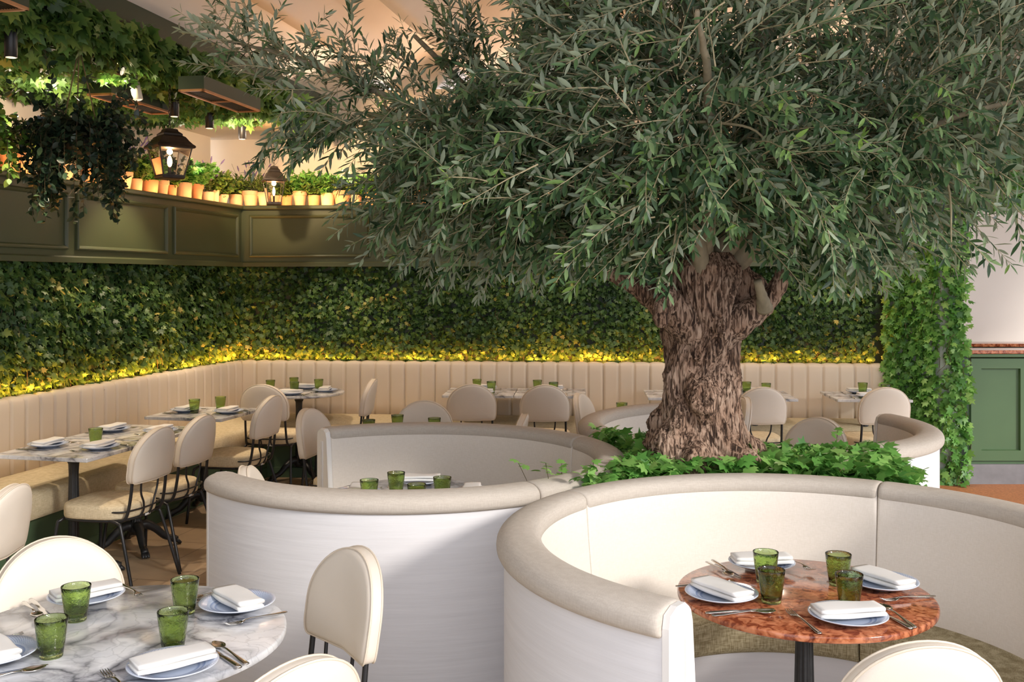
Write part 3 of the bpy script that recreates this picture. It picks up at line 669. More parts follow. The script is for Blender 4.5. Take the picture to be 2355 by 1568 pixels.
# ------------------------------------------------------------------ chairs
def make_chair():
    t = thing('dining_chair', 'x', 'chair')
    def D(s, z, n=40):
        out = []
        for i in range(n):
            a = 2 * PI * i / n; x, y = math.cos(a), math.sin(a)
            x = math.copysign(abs(x) ** .62, x) * .215; y = math.copysign(abs(y) ** .62, y) * .215 + .008
            out.append((x * s * (1 + .05 * (y / .2)), y * s, z))
        return out
    MB().rings([D(.93, .402), D(.985, .406), D(1.0, .418), D(1.0, .458), D(.988, .472), D(.95, .480), D(.6, .488), D(.1, .490)]).build('seat', M['seat_pad'], t)
    MB().tube([p for p in D(.95, .397)] + [D(.95, .397)[0]], .008, 8).build('seat_frame', M['tube'], t)
    MB().box((0, .0, .402), (.05, .40, .008)).box((0, 0, .402), (.40, .05, .008)).build('seat_brace', M['tube'], t)
    for sx in (-1, 1):
        MB().tube(spline([(sx * .15, .185, .397), (sx * .185, .20, .385), (sx * .20, .215, .34), (sx * .235, .245, 0)], 5), .0095, 10).build('leg', M['tube'], t)
        MB().tube(spline([(sx * .186, -.10, .40), (sx * .19, -.165, .385), (sx * .197, -.19, .34), (sx * .23, -.285, 0)], 5), .0095, 10).build('leg', M['tube'], t)
        MB().tube(spline([(sx * .178, -.13, .392), (sx * .172, -.195, .41), (sx * .168, -.222, .50), (sx * .165, -.24, .66)], 5), .009, 10).build('back_post', M['tube'], t)
        MB().tube(spline([(sx * .045, -.197, .39), (sx * .04, -.222, .43), (sx * .05, -.23, .48), (sx * .078, -.232, .54), (sx * .085, -.242, .64)], 6), .006, 8).build('back_rod', M['tube'], t)
    MB().tube(spline([(-.19, -.10, .445), (-.178, -.185, .448), (-.10, -.222, .45), (0, -.232, .45), (.10, -.222, .45), (.178, -.185, .448), (.19, -.10, .445)], 6), .005, 8).build('back_rail', M['tube'], t)
    # arched backrest pad
    def outline(s, off, n=56):
        out = []
        for i in range(n):
            a = 2 * PI * i / n; x = math.cos(a); z = math.sin(a)
            if z >= 0: X = .196 * x * 1.0; Z = .715 + .178 * z
            else:
                X = .196 * math.copysign(abs(x) ** .07, x) * (1 + .05 * z); Z = .715 - .112 * abs(z) ** .28
            cxx, cz = 0, .745; X *= s; Z = cz + (Z - cz) * s
            y = -.262 + .85 * X * X - (Z - .6) * .16 + off
            out.append((X, y, Z))
        return out
    br = MB().rings([outline(.12, -.030), outline(.6, -.030), outline(.88, -.028), outline(.965, -.023), outline(1.0, -.016), outline(1.0, .016), outline(.965, .024), outline(.88, .030), outline(.6, .034), outline(.12, .035)]).build('backrest', M['leather'], t)
    for of in (-.018, .018):
        q = outline(1.003, of); MB().tube(q + [q[0]], .0032, 6, False).build('piping', M['piping'], br)
    MB().box((.03, -.206 * .99, .396), (.05, .004, .012)).build('maker_tag', M['paper'], t)
    return t
CH0 = make_chair(); first = [True]
def chair(bx, by, face, label, group=None):
    """bx,by: position of backrest top; face: direction in degrees the sitter looks"""
    a = R(face); ox, oy = bx + .29 * math.cos(a), by + .29 * math.sin(a); rz = a - PI / 2
    if first[0]:
        c = CH0; c.location = (ox, oy, 0); c.rotation_euler = (0, 0, rz); c['label'] = label; first[0] = False
    else: c = dup(CH0, (ox, oy, 0), rz, label)
    c['group'] = group or 'arched-back cream dining chairs'
    return c
chair(.955, 2.33, 92, 'cream arched chair at the red marble table, only its back top in view')
chair(-1.46, 3.24, -50, 'cream arched chair behind the white marble round table at left, facing the camera')
chair(-.485, 3.12, 218, 'beige arched chair right of the round white marble table, against the booth panel')
chair(-.47, 2.22, 138, 'cream arched chair nearest the camera, only its back top showing at the bottom edge')
chair(-2.03, 4.10, 178, 'cream arched chair cut by the left edge of the photo')
chair(-1.99, 5.70, 167, 'nearest dining chair at the left banquette tables, with a full view of its legs')
chair(-1.90, 6.20, 167, 'second dining chair along the left banquette, just behind the nearest one')
chair(-1.72, 7.25, 167, 'third dining chair along the left banquette, with its seat lit by the sun')
chair(-1.975, 8.02, 82, 'chair with broad arched back in front of the round corner table')
chair(-1.30, 6.50, -18, 'white chair seen from behind just left of the middle booth end')
chair(-1.17, 8.46, 178, 'slim edge-on chair facing left at the round corner table')
chair(-.60, 6.92, -88, 'white chair just above the far rim of the middle booth, facing the camera')
chair(.06, 6.26, 176, 'thin white chair edge peeking over the middle booth rim')
chair(-.32, 8.03, 93, 'left one of two chairs side by side at the far banquette tables')
chair(.26, 7.98, 90, 'right one of two chairs side by side at the far banquette tables')
chair(.50, 7.38, -20, 'white turned chair left of the booth behind the trunk')
chair(1.63, 7.15, 186, 'chair seen edge-on directly right of the olive trunk')
chair(1.935, 7.82, 92, 'cream chair facing the far banquette just right of the trunk')
chair(1.84, 6.08, 226, 'low cream chair back rising over the rear booth rim')
chair(2.88, 7.80, 90, 'cream chair beside the ivy column at the far right')
chair(-1.17, 4.50, 5, 'chair top just visible behind the left tip of the middle booth')

# ------------------------------------------------------------------ tables
def base_parts(t, spread=.27):
    fl = lambda r, z: .16 if (.14 < z < .36 or .42 < z < .64) and r < .04 else 0
    prof = [(.034, .10), (.048, .12), (.05, .16), (.038, .18), (.031, .20), (.029, .36), (.040, .37), (.042, .385), (.036, .395), (.040, .405), (.031, .42), (.027, .60), (.030, .66), (.040, .68), (.034, .69), (.034, .715)]
    pr = []
    for (a, b), (c, d) in zip(prof[:-1], prof[1:]):
        for k in range(4): pr.append((a + (c - a) * k / 4, b + (d - b) * k / 4))
    pr.append(prof[-1]); MB().lathe(pr, 48, flute=fl).build('column', M['iron'], t)
    MB().box((0, 0, .722), (.30, .035, .012)).box((0, 0, .722), (.035, .30, .012)).lathe([(.05, .712), (.05, .728)], 20).build('bracket', M['iron'], t, False)
    for k in range(4):
        a = PI / 4 + k * PI / 2; c, s = math.cos(a), math.sin(a)
        p = spline([(0.02, 0, .15), (.07, 0, .155), (.13, 0, .12), (.19, 0, .065), (.24, 0, .045), (.275, 0, .030)], 4); n = len(p)
        rs = [np.interp(i / (n - 1), [0, .3, .7, .85, 1], [.034, .028, .020, .024, .022]) for i in range(n)]
        mb = MB().tube([(q.x * c * spread / .27, q.x * s * spread / .27, q.z) for q in p], rs, 10)
        for tt in (-.35, 0, .35):
            e = .285 * spread / .27; mb.tube([(e * .95 * math.cos(a + tt * .12), e * .95 * math.sin(a + tt * .12), .03), (e * math.cos(a + tt * .16), e * math.sin(a + tt * .16), .018), (e * 1.06 * math.cos(a + tt * .18), e * 1.06 * math.sin(a + tt * .18), .010)], [.014, .012, .006], 6)
        mb.build('foot', M['iron'], t)
def top_round(t, r, mat):
    MB().lathe([(r - .006, .728), (r - .001, .731), (r, .735), (r, .744), (r - .002, .748), (r - .006, .75)], 96).build('tabletop', M[mat], t, True, 40)
def top_rect(t, w, d):
    MB().box((0, 0, .739), (w, d, .022), bev=.003).build('tabletop', M['marble'], t, False)
RD0 = thing('round_table', 'x', 'table'); base_parts(RD0); top_round(RD0, .39, 'marble')
SQ0 = thing('square_table', 'x', 'table'); base_parts(SQ0, .25); top_rect(SQ0, .60, .60)
def use(proto, loc, rz, label, group, flag={}):
    if proto.name not in flag:
        flag[proto.name] = 1; proto.location = loc; proto.rotation_euler = (0, 0, rz); proto['label'] = label; proto['group'] = group; return proto
    return dup(proto, loc, rz, label, group)
T1 = thing('round_table', 'large round white marble table in the left foreground', 'table', (-1.085, 2.785, 0)); base_parts(T1, .3); top_round(T1, .455, 'marble')
TR = thing('round_table', 'round red marble pedestal table inside the right foreground booth', 'table', (.909, 3.152, 0)); base_parts(TR); top_round(TR, .39, 'redmarble')
WL = math.atan2(dl[0], -dl[1])  # rotation matching the left wall
WLr = -math.atan2(-dl[0], -dl[1]); WBr = math.atan2(db[1], db[0])
G = 'round white marble tables'
use(RD0, (-1.85, 8.80, 0), 0, 'round white marble table in the far left banquette corner', G)
use(RD0, (-.66, 6.30, 0), .3, 'round marble table hidden behind the middle booth, glasses showing above the rim', G)
use(RD0, (-.455, 4.58, 0), .5, 'round table sunk inside the middle booth below its rim', G)
use(RD0, (1.055, 7.21, 0), .2, 'round marble table behind the rear booth, left of the trunk', G)
use(RD0, (1.30, 5.50, 0), .1, 'round table inside the rear booth behind the trunk', G)
G = 'square white marble tables'
use(SQ0, (-2.535, 5.86, 0), WLr, 'nearest square white marble table at the left banquette', G)
use(SQ0, (-2.40, 6.47, 0), WLr, 'square marble table pushed against the nearest one at the left banquette', G)
use(SQ0, (-2.255, 7.425, 0), WLr, 'square white marble table standing alone, farther along the left banquette', G)
use(SQ0, (-.27, 8.80, 0), WBr, 'left half of the marble table pair at the centre of the far banquette', G)
use(SQ0, (.335, 8.76, 0), WBr, 'right half of the marble table pair at the centre of the far banquette', G)
use(SQ0, (1.44, 8.62, 0), WBr, 'marble table at the far banquette mostly hidden by the trunk', G)
use(SQ0, (2.05, 8.56, 0), WBr, 'marble table at the far banquette just right of the trunk', G)
use(SQ0, (2.96, 8.50, 0), WBr, 'last marble table at the right end of the far banquette', G)

# ------------------------------------------------------------------ tableware
prof = [(.0012, .004), (.024, .003), (.0275, .0), (.0275, .0), (.029, .004), (.0325, .03), (.0365, .06), (.0395, .085), (.0408, .0985), (.0403, .1), (.0392, .0985), (.0375, .085), (.0345, .06), (.0305, .03), (.027, .012), (.020, .009), (.0012, .009)]
G0 = MB().lathe([(r * 1.0, z) for r, z in prof], 40).build('tumbler', M['glass'])
pp = [(.0012, .004), (.05, .003), (.056, 0), (.060, .003), (.078, .008), (.098, .015), (.109, .020), (.1112, .0215), (.110, .0235), (.098, .019), (.078, .012), (.062, .0075), (.055, .0065), (.0012, .0065)]
PL0 = MB().lathe(pp, 64).build('side_plate', M['plate'])
def napkin_mesh():
    """layered folded linen: a long flat roll of folds"""
    mb = MB(); L, W_ = .098, .040
    layers = []
    for k, (w, off) in enumerate(((1.0, 0), (.97, .003))):
        z0 = .0135 * k; h = .0140
        rr = []
        for i in range(13):
            u = i / 12 * 2 - 1; e = 1 if abs(u) < .9 else .93
            wob = .002 * math.sin(u * 4 + k * 2); sec = []
            for j in range(20):
                a = 2 * PI * j / 20; cx_, sz = math.cos(a), math.sin(a)
                x = math.copysign(abs(cx_) ** .35, cx_) * W_ * w; z = math.copysign(abs(sz) ** .5, sz) * h / 2
                sec.append((u * L * (1 - .02 * k), x + off + wob, z0 + h / 2 + z * e + .0018 * math.cos(u * 3 + k) * (x / W_)))
            rr.append(sec)
        mb.rings(rr, True)
    return mb
NK0 = napkin_mesh().build('folded_napkin', M['napkin'])
def flat_sweep(sts, name, mat):
    """sts: (y, halfwidth, z, halfthick)"""
    mb = MB(); rr = []
    for y, w, z, h in sts:
        rr.append([(w * math.cos(a), y, z + h * math.sin(a)) for a in [2 * PI * k / 10 for k in range(10)]])
    return mb.rings(rr, True)
mb = flat_sweep([(-.095, .0055, .003, .0018), (-.088, .0085, .003, .002), (-.06, .0075, .004, .002), (-.02, .0042, .007, .002), (.02, .0032, .010, .002), (.038, .005, .009, .0016), (.045, .0105, .007, .0013), (.055, .0122, .0055, .0012)], 'f', 0)
for x in (-.0098, -.0033, .0033, .0098):
    mb.tube([(x, .054, .0055), (x, .070, .005), (x * .96, .085, .007), (x * .92, .098, .011)], [.0017, .0016, .0014, .0006], 6)
FK0 = mb.build('fork', M['steel'])
KN0 = flat_sweep([(-.105, .006, .004, .003), (-.09, .0085, .004, .0035), (-.04, .0075, .0045, .0035), (-.01, .0055, .004, .003), (0, .0075, .0035, .0012), (.02, .0095, .0032, .0009), (.07, .0098, .003, .0008), (.095, .0075, .003, .0006), (.108, .002, .003, .0004)], 'k', 0).build('table_knife', M['steel'])
mb = flat_sweep([(-.095, .0055, .003, .0018), (-.088, .0085, .003, .002), (-.06, .0075, .004, .002), (-.02, .0042, .007, .002), (.02, .0032, .010, .002), (.042, .0042, .0085, .0018)], 's', 0)
rr = []
for i in range(9):
    v = i / 8; y = .040 + .058 * v; w = .0190 * math.sin(PI * min(max(v, .04), .97)) ** .6 * (1 - .12 * v)
    rr.append([(w * math.cos(a), y, .008 - .006 * math.sin(PI * v) * abs(math.sin(a)) * 1.0) for a in [PI + PI * k / 10 for k in range(11)]] + [(w * .93 * math.cos(a), y, .0095 - .006 * math.sin(PI * v) * abs(math.sin(a))) for a in [2 * PI - PI * k / 10 for k in range(11)]])
mb.rings(rr, True); SP0 = mb.build('spoon', M['steel'])
CATS = {G0.name: 'glass', PL0.name: 'plate', NK0.name: 'napkin', FK0.name: 'fork', KN0.name: 'knife', SP0.name: 'spoon'}
GRP = {G0.name: 'green glass tumblers', PL0.name: 'pale blue side plates', NK0.name: 'folded white napkins', FK0.name: 'table forks', KN0.name: 'table knives', SP0.name: 'table spoons'}
used = set()
def item(proto, x, y, z, rz, label):
    if proto.name not in used: used.add(proto.name); c = proto
    else: c = proto.copy(); COL.objects.link(c)
    c.location = (x, y, z); c.rotation_euler = (0, 0, rz); tag(c, label, CATS[proto.name], GRP[proto.name]); return c
ZT = .7505
def setting(px, py, out, where, nap=None, cut='fks'):
    """px,py plate centre; out = outward (diner) direction in degrees; where: phrase"""
    a = R(out); ox, oy = math.cos(a), math.sin(a); lx, ly = math.sin(a), -math.cos(a)   # diner faces -out; left hand side
    lx, ly = (oy, -ox)
    item(PL0, px, py, ZT, random.uniform(0, 6), 'pale blue plate ' + where)
    item(NK0, px, py, ZT + .0165, (R(nap) if nap is not None else a + PI / 2), 'white folded napkin ' + where)
    hz = math.atan2(-oy, -ox) - PI / 2
    if 'f' in cut: item(FK0, px + lx * .135 - ox * .0, py + ly * .135 - oy * .0, ZT, hz + random.uniform(-.05, .05), 'steel fork ' + where)
    if 'k' in cut: item(KN0, px - lx * .130, py - ly * .130, ZT, hz + random.uniform(-.05, .05), 'steel knife ' + where)
    if 's' in cut: item(SP0, px - lx * .155, py - ly * .155, ZT, hz + random.uniform(-.07, .04), 'steel spoon ' + where)
def glass(u, v, where, z=.85):
    Y = F * (CAMH - z) / (v - HOR); item(G0, (u - CX) / F * Y, Y, ZT, random.uniform(0, 6), 'green tumbler ' + where)
# red table
w = 'on the red marble table, '
setting(.960, 2.895, -80, w + 'nearest the camera', 8)
setting(1.175, 3.215, 14, w + 'at its right side', -62)
setting(.640, 3.095, 192, w + 'at its left side', -58)
setting(.845, 3.430, 103, w + 'at its far side', 4)
glass(1761, 1268, w + 'rear left of the four'); glass(1774, 1309, w + 'front left of the four')
glass(1928, 1273, w + 'rear right of the four'); glass(1953, 1319, w + 'front right of the four')
# front white table
w = 'on the large white marble table, '
setting(-.845, 2.525, -47, w + 'nearest the camera', 38)
setting(-.815, 3.005, 39, w + 'at its right rear', -50)
setting(-1.292, 3.075, 128, w + 'at its left rear', 40)
setting(-1.335, 2.600, 216, w + 'cut by the left photo edge', -45)
glass(175, 1346, w + 'rear left of the four'); glass(425, 1331, w + 'rear right of the four')
glass(118, 1421, w + 'front left of the four'); glass(398, 1404, w + 'front right of the four')
# left banquette tables
ox, oy = nl
def sq(cx_, cy_, w, sides='ab', gl=()):
    if 'a' in sides: setting(cx_ + ox * .17, cy_ + oy * .17, math.degrees(math.atan2(oy, ox)), 'on the chair side of ' + w, cut='fk')
    if 'b' in sides: setting(cx_ - ox * .17, cy_ - oy * .17, math.degrees(math.atan2(-oy, -ox)), 'on the bench side of ' + w, cut='fk')
sq(-2.535, 5.86, 'the nearest left square table'); glass(220, 985, 'on the nearest left square table')
sq(-2.40, 6.47, 'the second left square table')
sq(-2.235, 7.42, 'the third left square table'); glass(447, 918, 'nearer one on the third left square table'); glass(507, 912, 'farther one on the third left square table')
# corner round table
w = 'on the far corner round table, '
setting(-1.87, 8.56, -95, w + 'near side', cut='fk'); setting(-1.62, 8.78, 0, w + 'right side', cut='fk'); setting(-1.83, 9.03, 85, w + 'far side', cut='fk')
for u, v, q in ((622, 874, 'leftmost'), (676, 868, 'rear middle'), (677, 878, 'front middle'), (733, 872, 'rightmost')): glass(u, v, w + q)
# table behind middle booth
w = 'on the table just behind the middle booth, '
setting(-.63, 6.54, 92, w + 'far side', cut='fk'); setting(-.92, 6.28, 180, w + 'left side', cut='fk'); setting(-.40, 6.28, 0, w + 'right side', cut='fk')
for u, v, q in ((848, 965, 'leftmost'), (914, 954, 'middle'), (999, 961, 'rightmost')): glass(u, v, w + q)
w = 'inside the middle booth, '
setting(-.44, 4.83, 88, w + 'far side', cut='fk'); setting(-.70, 4.56, 180, w + 'left side', cut='fk'); setting(-.18, 4.56, 0, w + 'right side', cut='fk')
for u, v, q in ((849, 1103, 'leftmost'), (911, 1086, 'tallest in view'), (958, 1113, 'lowest in view'), (1017, 1097, 'rightmost')): glass(u, v, w + q)
w = 'on the half-hidden table beyond the rear booth, '
setting(.77, 7.2, 180, w + 'left side', cut='fk'); glass(1430, 926, w + 'single one in view')
w = 'inside the rear booth, '
glass(1730, 1009, w + 'right of the trunk'); setting(1.55, 5.50, 0, w + 'right side', cut='fk')
w0 = 'of the far table pair, '
setting(-.26, 8.62, -94, 'on the left half ' + w0 + 'chair side', cut='fk'); setting(-.24, 8.98, 86, 'on the left half ' + w0 + 'bench side', cut='fk')
setting(.33, 8.58, -94, 'on the right half ' + w0 + 'chair side', cut='fk'); setting(.35, 8.93, 86, 'on the right half ' + w0 + 'bench side', cut='fk')
glass(1097, 872, 'on the left half of the far table pair, left one'); glass(1130, 877, 'on the left half of the far table pair, right one')
glass(1236, 874, 'on the right half of the far table pair, left one'); glass(1273, 879, 'on the right half of the far table pair, right one')
glass(1717, 878, 'just right of the trunk, left one'); glass(1762, 881, 'just right of the trunk, right one')
setting(2.04, 8.40, -94, 'on the far table right of the trunk, chair side', cut='fk'); setting(2.06, 8.72, 86, 'on the far table right of the trunk, bench side', cut='fk')
setting(2.94, 8.33, -94, 'on the last far table, chair side', cut='fk'); setting(2.97, 8.67, 86, 'on the last far table, bench side', cut='fk')
glass(1984, 880, 'on the last far table, left one'); glass(2037, 884, 'on the last far table, right one')

# ------------------------------------------------------------------ host stand
hs = thing('host_stand', 'green panelled host stand with red marble top and grey plinth at the right edge', 'counter', (4.4, 8.8, 0))
def H(mb): mb.v = [(p[0] - 4.4, p[1] - 8.8, p[2]) for p in mb.v]; return mb
H(MB().box((4.45, 8.62, .585), (1.20, .16, .95))).build('front_panel', M['host_green'], hs, False)
H(MB().box((4.45, 9.2, .585), (1.16, .04, .95))).build('back_panel', M['host_green'], hs, False)
mb = MB(); x0, x1, z0, z1, y = 3.985, 4.30, .27, .98, 8.54
rr = lambda i, yy: [(x0 + i, yy, z0 + i), (x1 - i, yy, z0 + i), (x1 - i, yy, z1 - i), (x0 + i, yy, z1 - i)]
def frame(xa, xb, za, zb, yf, yi, w):
    mb = MB(); g = lambda a, b, c, d, yy: [(a, yy, c), (b, yy, c), (b, yy, d), (a, yy, d)]
    mb.rings([g(xa, xb, za, zb, yi), g(xa, xb, za, zb, yf), g(xa + w, xb - w, za + w, zb - w, yf), g(xa + w + .006, xb - w - .006, za + w + .006, zb - w - .006, yi)], True, False, False); return mb
H(frame(3.86, 4.36, .20, 1.06, 8.515, 8.54, .085)).build('panel_frame', M['host_green'], hs, False)
H(frame(4.36, 4.86, .20, 1.06, 8.515, 8.54, .085)).build('panel_frame', M['host_green'], hs, False)
H(MB().box((4.45, 8.62, .085), (1.26, .22, .17))).build('plinth', M['plinth_grey'], hs, False)
H(MB().box((4.43, 8.62, 1.085), (1.30, .26, .03), bev=.006)).build('cornice', M['host_green'], hs, False)
H(MB().box((4.43, 8.63, 1.115), (1.34, .30, .030), bev=.005)).build('counter_top', M['redmarble'], hs, False)
H(MB().box((4.2, 9.5, 1.115), (1.5, .30, .030), bev=.005)).build('counter_top', M['redmarble'], hs, False)
H(MB().box((4.2, 9.5, .55), (1.4, .2, 1.08))).build('rear_cabinet', M['host_green'], hs, False)
H(MB().box((3.95, 9.06, .80), (.36, .7, .025))).build('shelf', M['ivory'], hs, False)
H(MB().box((3.95, 9.06, .40), (.34, .7, .025))).build('shelf', M['host_green'], hs, False)
for k in range(3):
    mb = MB().box((0, 0, .15), (.008, .22, .30)); o = mb.build('menu', M['paper'], None, False); o.location = (3.80 + .035 * k, 8.86, .415); o.rotation_euler = (0, .18, 0)
    tag(o, ['leftmost', 'middle', 'rightmost'][k] + ' printed sheet leaning on the host stand shelf', 'menu', 'printed sheets on the host stand shelf')

# ------------------------------------------------------------------ lanterns, spots, grilles, baskets
def make_lantern():
    t = thing('hanging_lantern', 'x', 'lantern')
    def sqr(h, z, n=1): return [(-h, -h, z), (h, -h, z), (h, h, z), (-h, h, z)]
    MB().rings([sqr(.070, .0), sqr(.078, .008), sqr(.078, .018), sqr(.070, .022)]).build('base', M['lantern'], t, False)
    b = MB()
    for sx, sy in ((1, 1), (1, -1), (-1, 1), (-1, -1)): b.tube([(sx * .072, sy * .072, .02), (sx * .112, sy * .112, .215)], .006, 4)
    for (h, z) in ((.073, .024), (.112, .213)):
        q = sqr(h, z); b.tube(q + [q[0]], .006, 4)
    b.build('frame', M['lantern'], t, False)
    for k in range(4):
        a = k * PI / 2; c, s = math.cos(a), math.sin(a); q = [(-.07, -.072, .026), (.07, -.072, .026), (.109, -.111, .21), (-.109, -.111, .21)]
        q2 = [(x, y + .002, z) for x, y, z in q]
        MB().rings([[(x * c - y * s, x * s + y * c, z) for x, y, z in qq] for qq in (q, q2)]).build('pane', M['pane'], t, False)
    MB().rings([sqr(.128, .212), sqr(.134, .220), sqr(.130, .230), sqr(.118, .240), sqr(.100, .262), sqr(.082, .290), sqr(.066, .300), sqr(.066, .312), sqr(.045, .33), sqr(.040, .345), sqr(.012, .352)]).build('hood', M['lantern'], t, False)
    MB().tube([(.0, 0, .02), (0, 0, .085)], .011, 12).build('candle_socket', M['lantern'], t)
    MB().lathe([(.004, .085), (.012, .095), (.017, .115), (.016, .135), (.008, .158), (.001, .165)], 16).build('bulb', M['bulb'], t)
    ch = MB(); z = .352
    while z < .352 + t_chain:
        a = (int(z * 1000) // 22 % 2) * PI / 2; pts = [(math.cos(a) * .008 * math.cos(q), math.sin(a) * .008 * math.cos(q), z + .015 + .016 * math.sin(q)) for q in [2 * PI * k / 10 for k in range(11)]]
        ch.tube(pts, .0028, 5, False); z += .024
    ch.build('chain', M['lantern'], t)
    MB().tube(spline([(.0, 0, .352), (.05, 0, .40), (.06, 0, .5), (.02, 0, .62)], 6), .002, 5).build('cable', M['spot_black'], t)
    return t
t_chain = .37
L1 = make_lantern(); L1.location = (-2.365, 7.0, 2.415); L1.rotation_euler = (0, 0, R(40)); L1['label'] = 'large bronze glass lantern with glowing bulb hanging over the left banquette'; L1['group'] = 'hanging bronze lanterns'
L2 = dup(L1, (-2.08, 8.85, 2.37), R(22), 'smaller bronze glass lantern hanging in front of the far corner pots'); L2.scale = (.72, .72, .98)
def spot(u, v, white=False, tilt=(0, 0), z=2.91, label=''):
    Y = F * (z - CAMH) / (HOR - v); x = (u - CX) / F * Y
    t = thing('ceiling_spotlight', label, 'spotlight', (x, Y, 3.11), 0, 'cylindrical ceiling spotlights')
    b = MB().lathe([(.030, -.20), (.033, -.198), (.033, -.01), (.028, 0)], 24).build('housing', M['spot_white' if white else 'spot_black'], t)
    MB().lathe([(.026, -.2015), (.026, -.199)], 20).build('lens', M['lamp_face'], b)
    MB().tube([(0, 0, -.02), (0, 0, .03)], .012, 8).build('mount', M['spot_black'], t)
    b.rotation_euler = (R(tilt[0]), R(tilt[1]), 0); return t
spot(25, 132, label='black cylinder spotlight at the upper left photo edge')
spot(213, 168, tilt=(0, -70), label='tilted dark spotlight shining on the ivy, left of the white one', z=3.03)
spot(303, 228, True, (0, -12), label='white tilted cylinder spotlight among the ivy', z=2.92)
spot(401, 268, label='black cylinder spotlight directly above the large lantern')
spot(482, 295, label='black cylinder spotlight right of the large lantern, left of a pair')
spot(557, 320, label='black cylinder spotlight nearest the far cream corner')
def grille(x, y, L, label):
    a = math.atan2(-.19, 1); t = thing('air_vent_box', label, 'vent', (x, y, 2.95), a, 'long ceiling vent boxes')
    W_ = .18
    MB().box((0, 0, .050), (W_, L, .085)).build('housing', M['green_dark'], t, False)
    mb = MB()
    mb.box((-W_ / 2 + .008, 0, .0), (.016, L, .014)).box((W_ / 2 - .008, 0, .0), (.016, L, .014)).box((0, L / 2 - .008, 0), (W_, .016, .014)).box((0, -L / 2 + .008, 0), (W_, .016, .014)).box((0, 0, 0), (W_, .012, .013))
    mb.build('frame', M['wood'], t, False); mb = MB()
    for k in range(11): mb.box((-.07 + .014 * k, 0, .008), (.004, L - .03, .014))
    mb.build('slats', M['grille'], t, False); return t
grille(-2.0, 6.98, .85, 'green ceiling vent box with orange wooden frame above the lantern')
grille(-2.66, 7.10, .80, 'olive ceiling vent box behind the large lantern chain')
grille(-2.36, 4.20, .85, 'green ceiling vent box cut by the top left corner')

def basket(u, v, Y, R_, nL, label, seed, mat, hang=.45, ztop=3.1, tint=.4):
    X = (u - CX) / F * Y; Z = CAMH - (v - HOR) / F * Y
    t = thing('hanging_basket', label, 'hanging plant', (X, Y, Z), 0)
    MB().lathe([(.01, -.09), (.06, -.085), (.10, -.04), (.11, .02), (.105, .022), (.09, 0), (.01, 0)], 24).build('pot', M['grille'], t)
    rp = MB(); ap = ztop - Z
    for a in (0, 2.1, 4.2): rp.tube([(.12 * math.cos(a), .12 * math.sin(a), .02), (.0, 0, ap)], .004, 6)
    rp.build('rope', M['rope'], t)
    P, D, U, S, T = [], [], [], [], []; ev, ef = [], []
    for i in range(nL):
        a = RNG.uniform(0, 2 * PI); rr_ = R_ * RNG.uniform(.35, 1); L = RNG.random() ** 1.4 * hang + .06
        p = np.array([.06 * math.cos(a), .06 * math.sin(a), .03]); d = np.array([math.cos(a) * rr_ * 2.4, math.sin(a) * rr_ * 2.4, RNG.uniform(-.1, .5)]); d /= np.linalg.norm(d); st = .028; n = int((rr_ + L) / st)
        for j in range(n):
            q = p + d * st; vs, fs = tri_tube(p, q, .0016, .0016); k = len(ev); ev += vs; ef += [(x + k, y + k, z + k) for x, y, z in fs]; p = q
            if math.hypot(p[0], p[1]) > rr_: d[0] *= .7; d[1] *= .7
            d = d + np.array([0, 0, -.21]) + RNG.uniform(-.06, .06, 3); d /= np.linalg.norm(d)
            for _ in range(2):
                P.append(p); D.append(d * .3 + RNG.uniform(-1, 1, 3)); U.append(RNG.uniform(-.6, .6, 3) + np.array([0, -.3, .7])); S.append(RNG.uniform(.034, .058)); T.append(RNG.beta(2, 3) + (.25 if j > n - 5 else 0))
    leaves('foliage', np.array(P), np.array(D), np.array(U), np.array(S), np.clip(T, 0, 1), [mat, M['vine']], t, OVL_T, OLV_F, extra=(np.array(ev), np.array(ef)))
    return t
basket(182, 322, 6.0, .215, 170, 'hanging basket of dark trailing foliage on jute ropes at upper left', 3, M['darkleaf'], .42)
basket(-78, 300, 5.6, .17, 70, 'bright green trailing plant cut by the left photo edge', 4, M['herb'], .34)

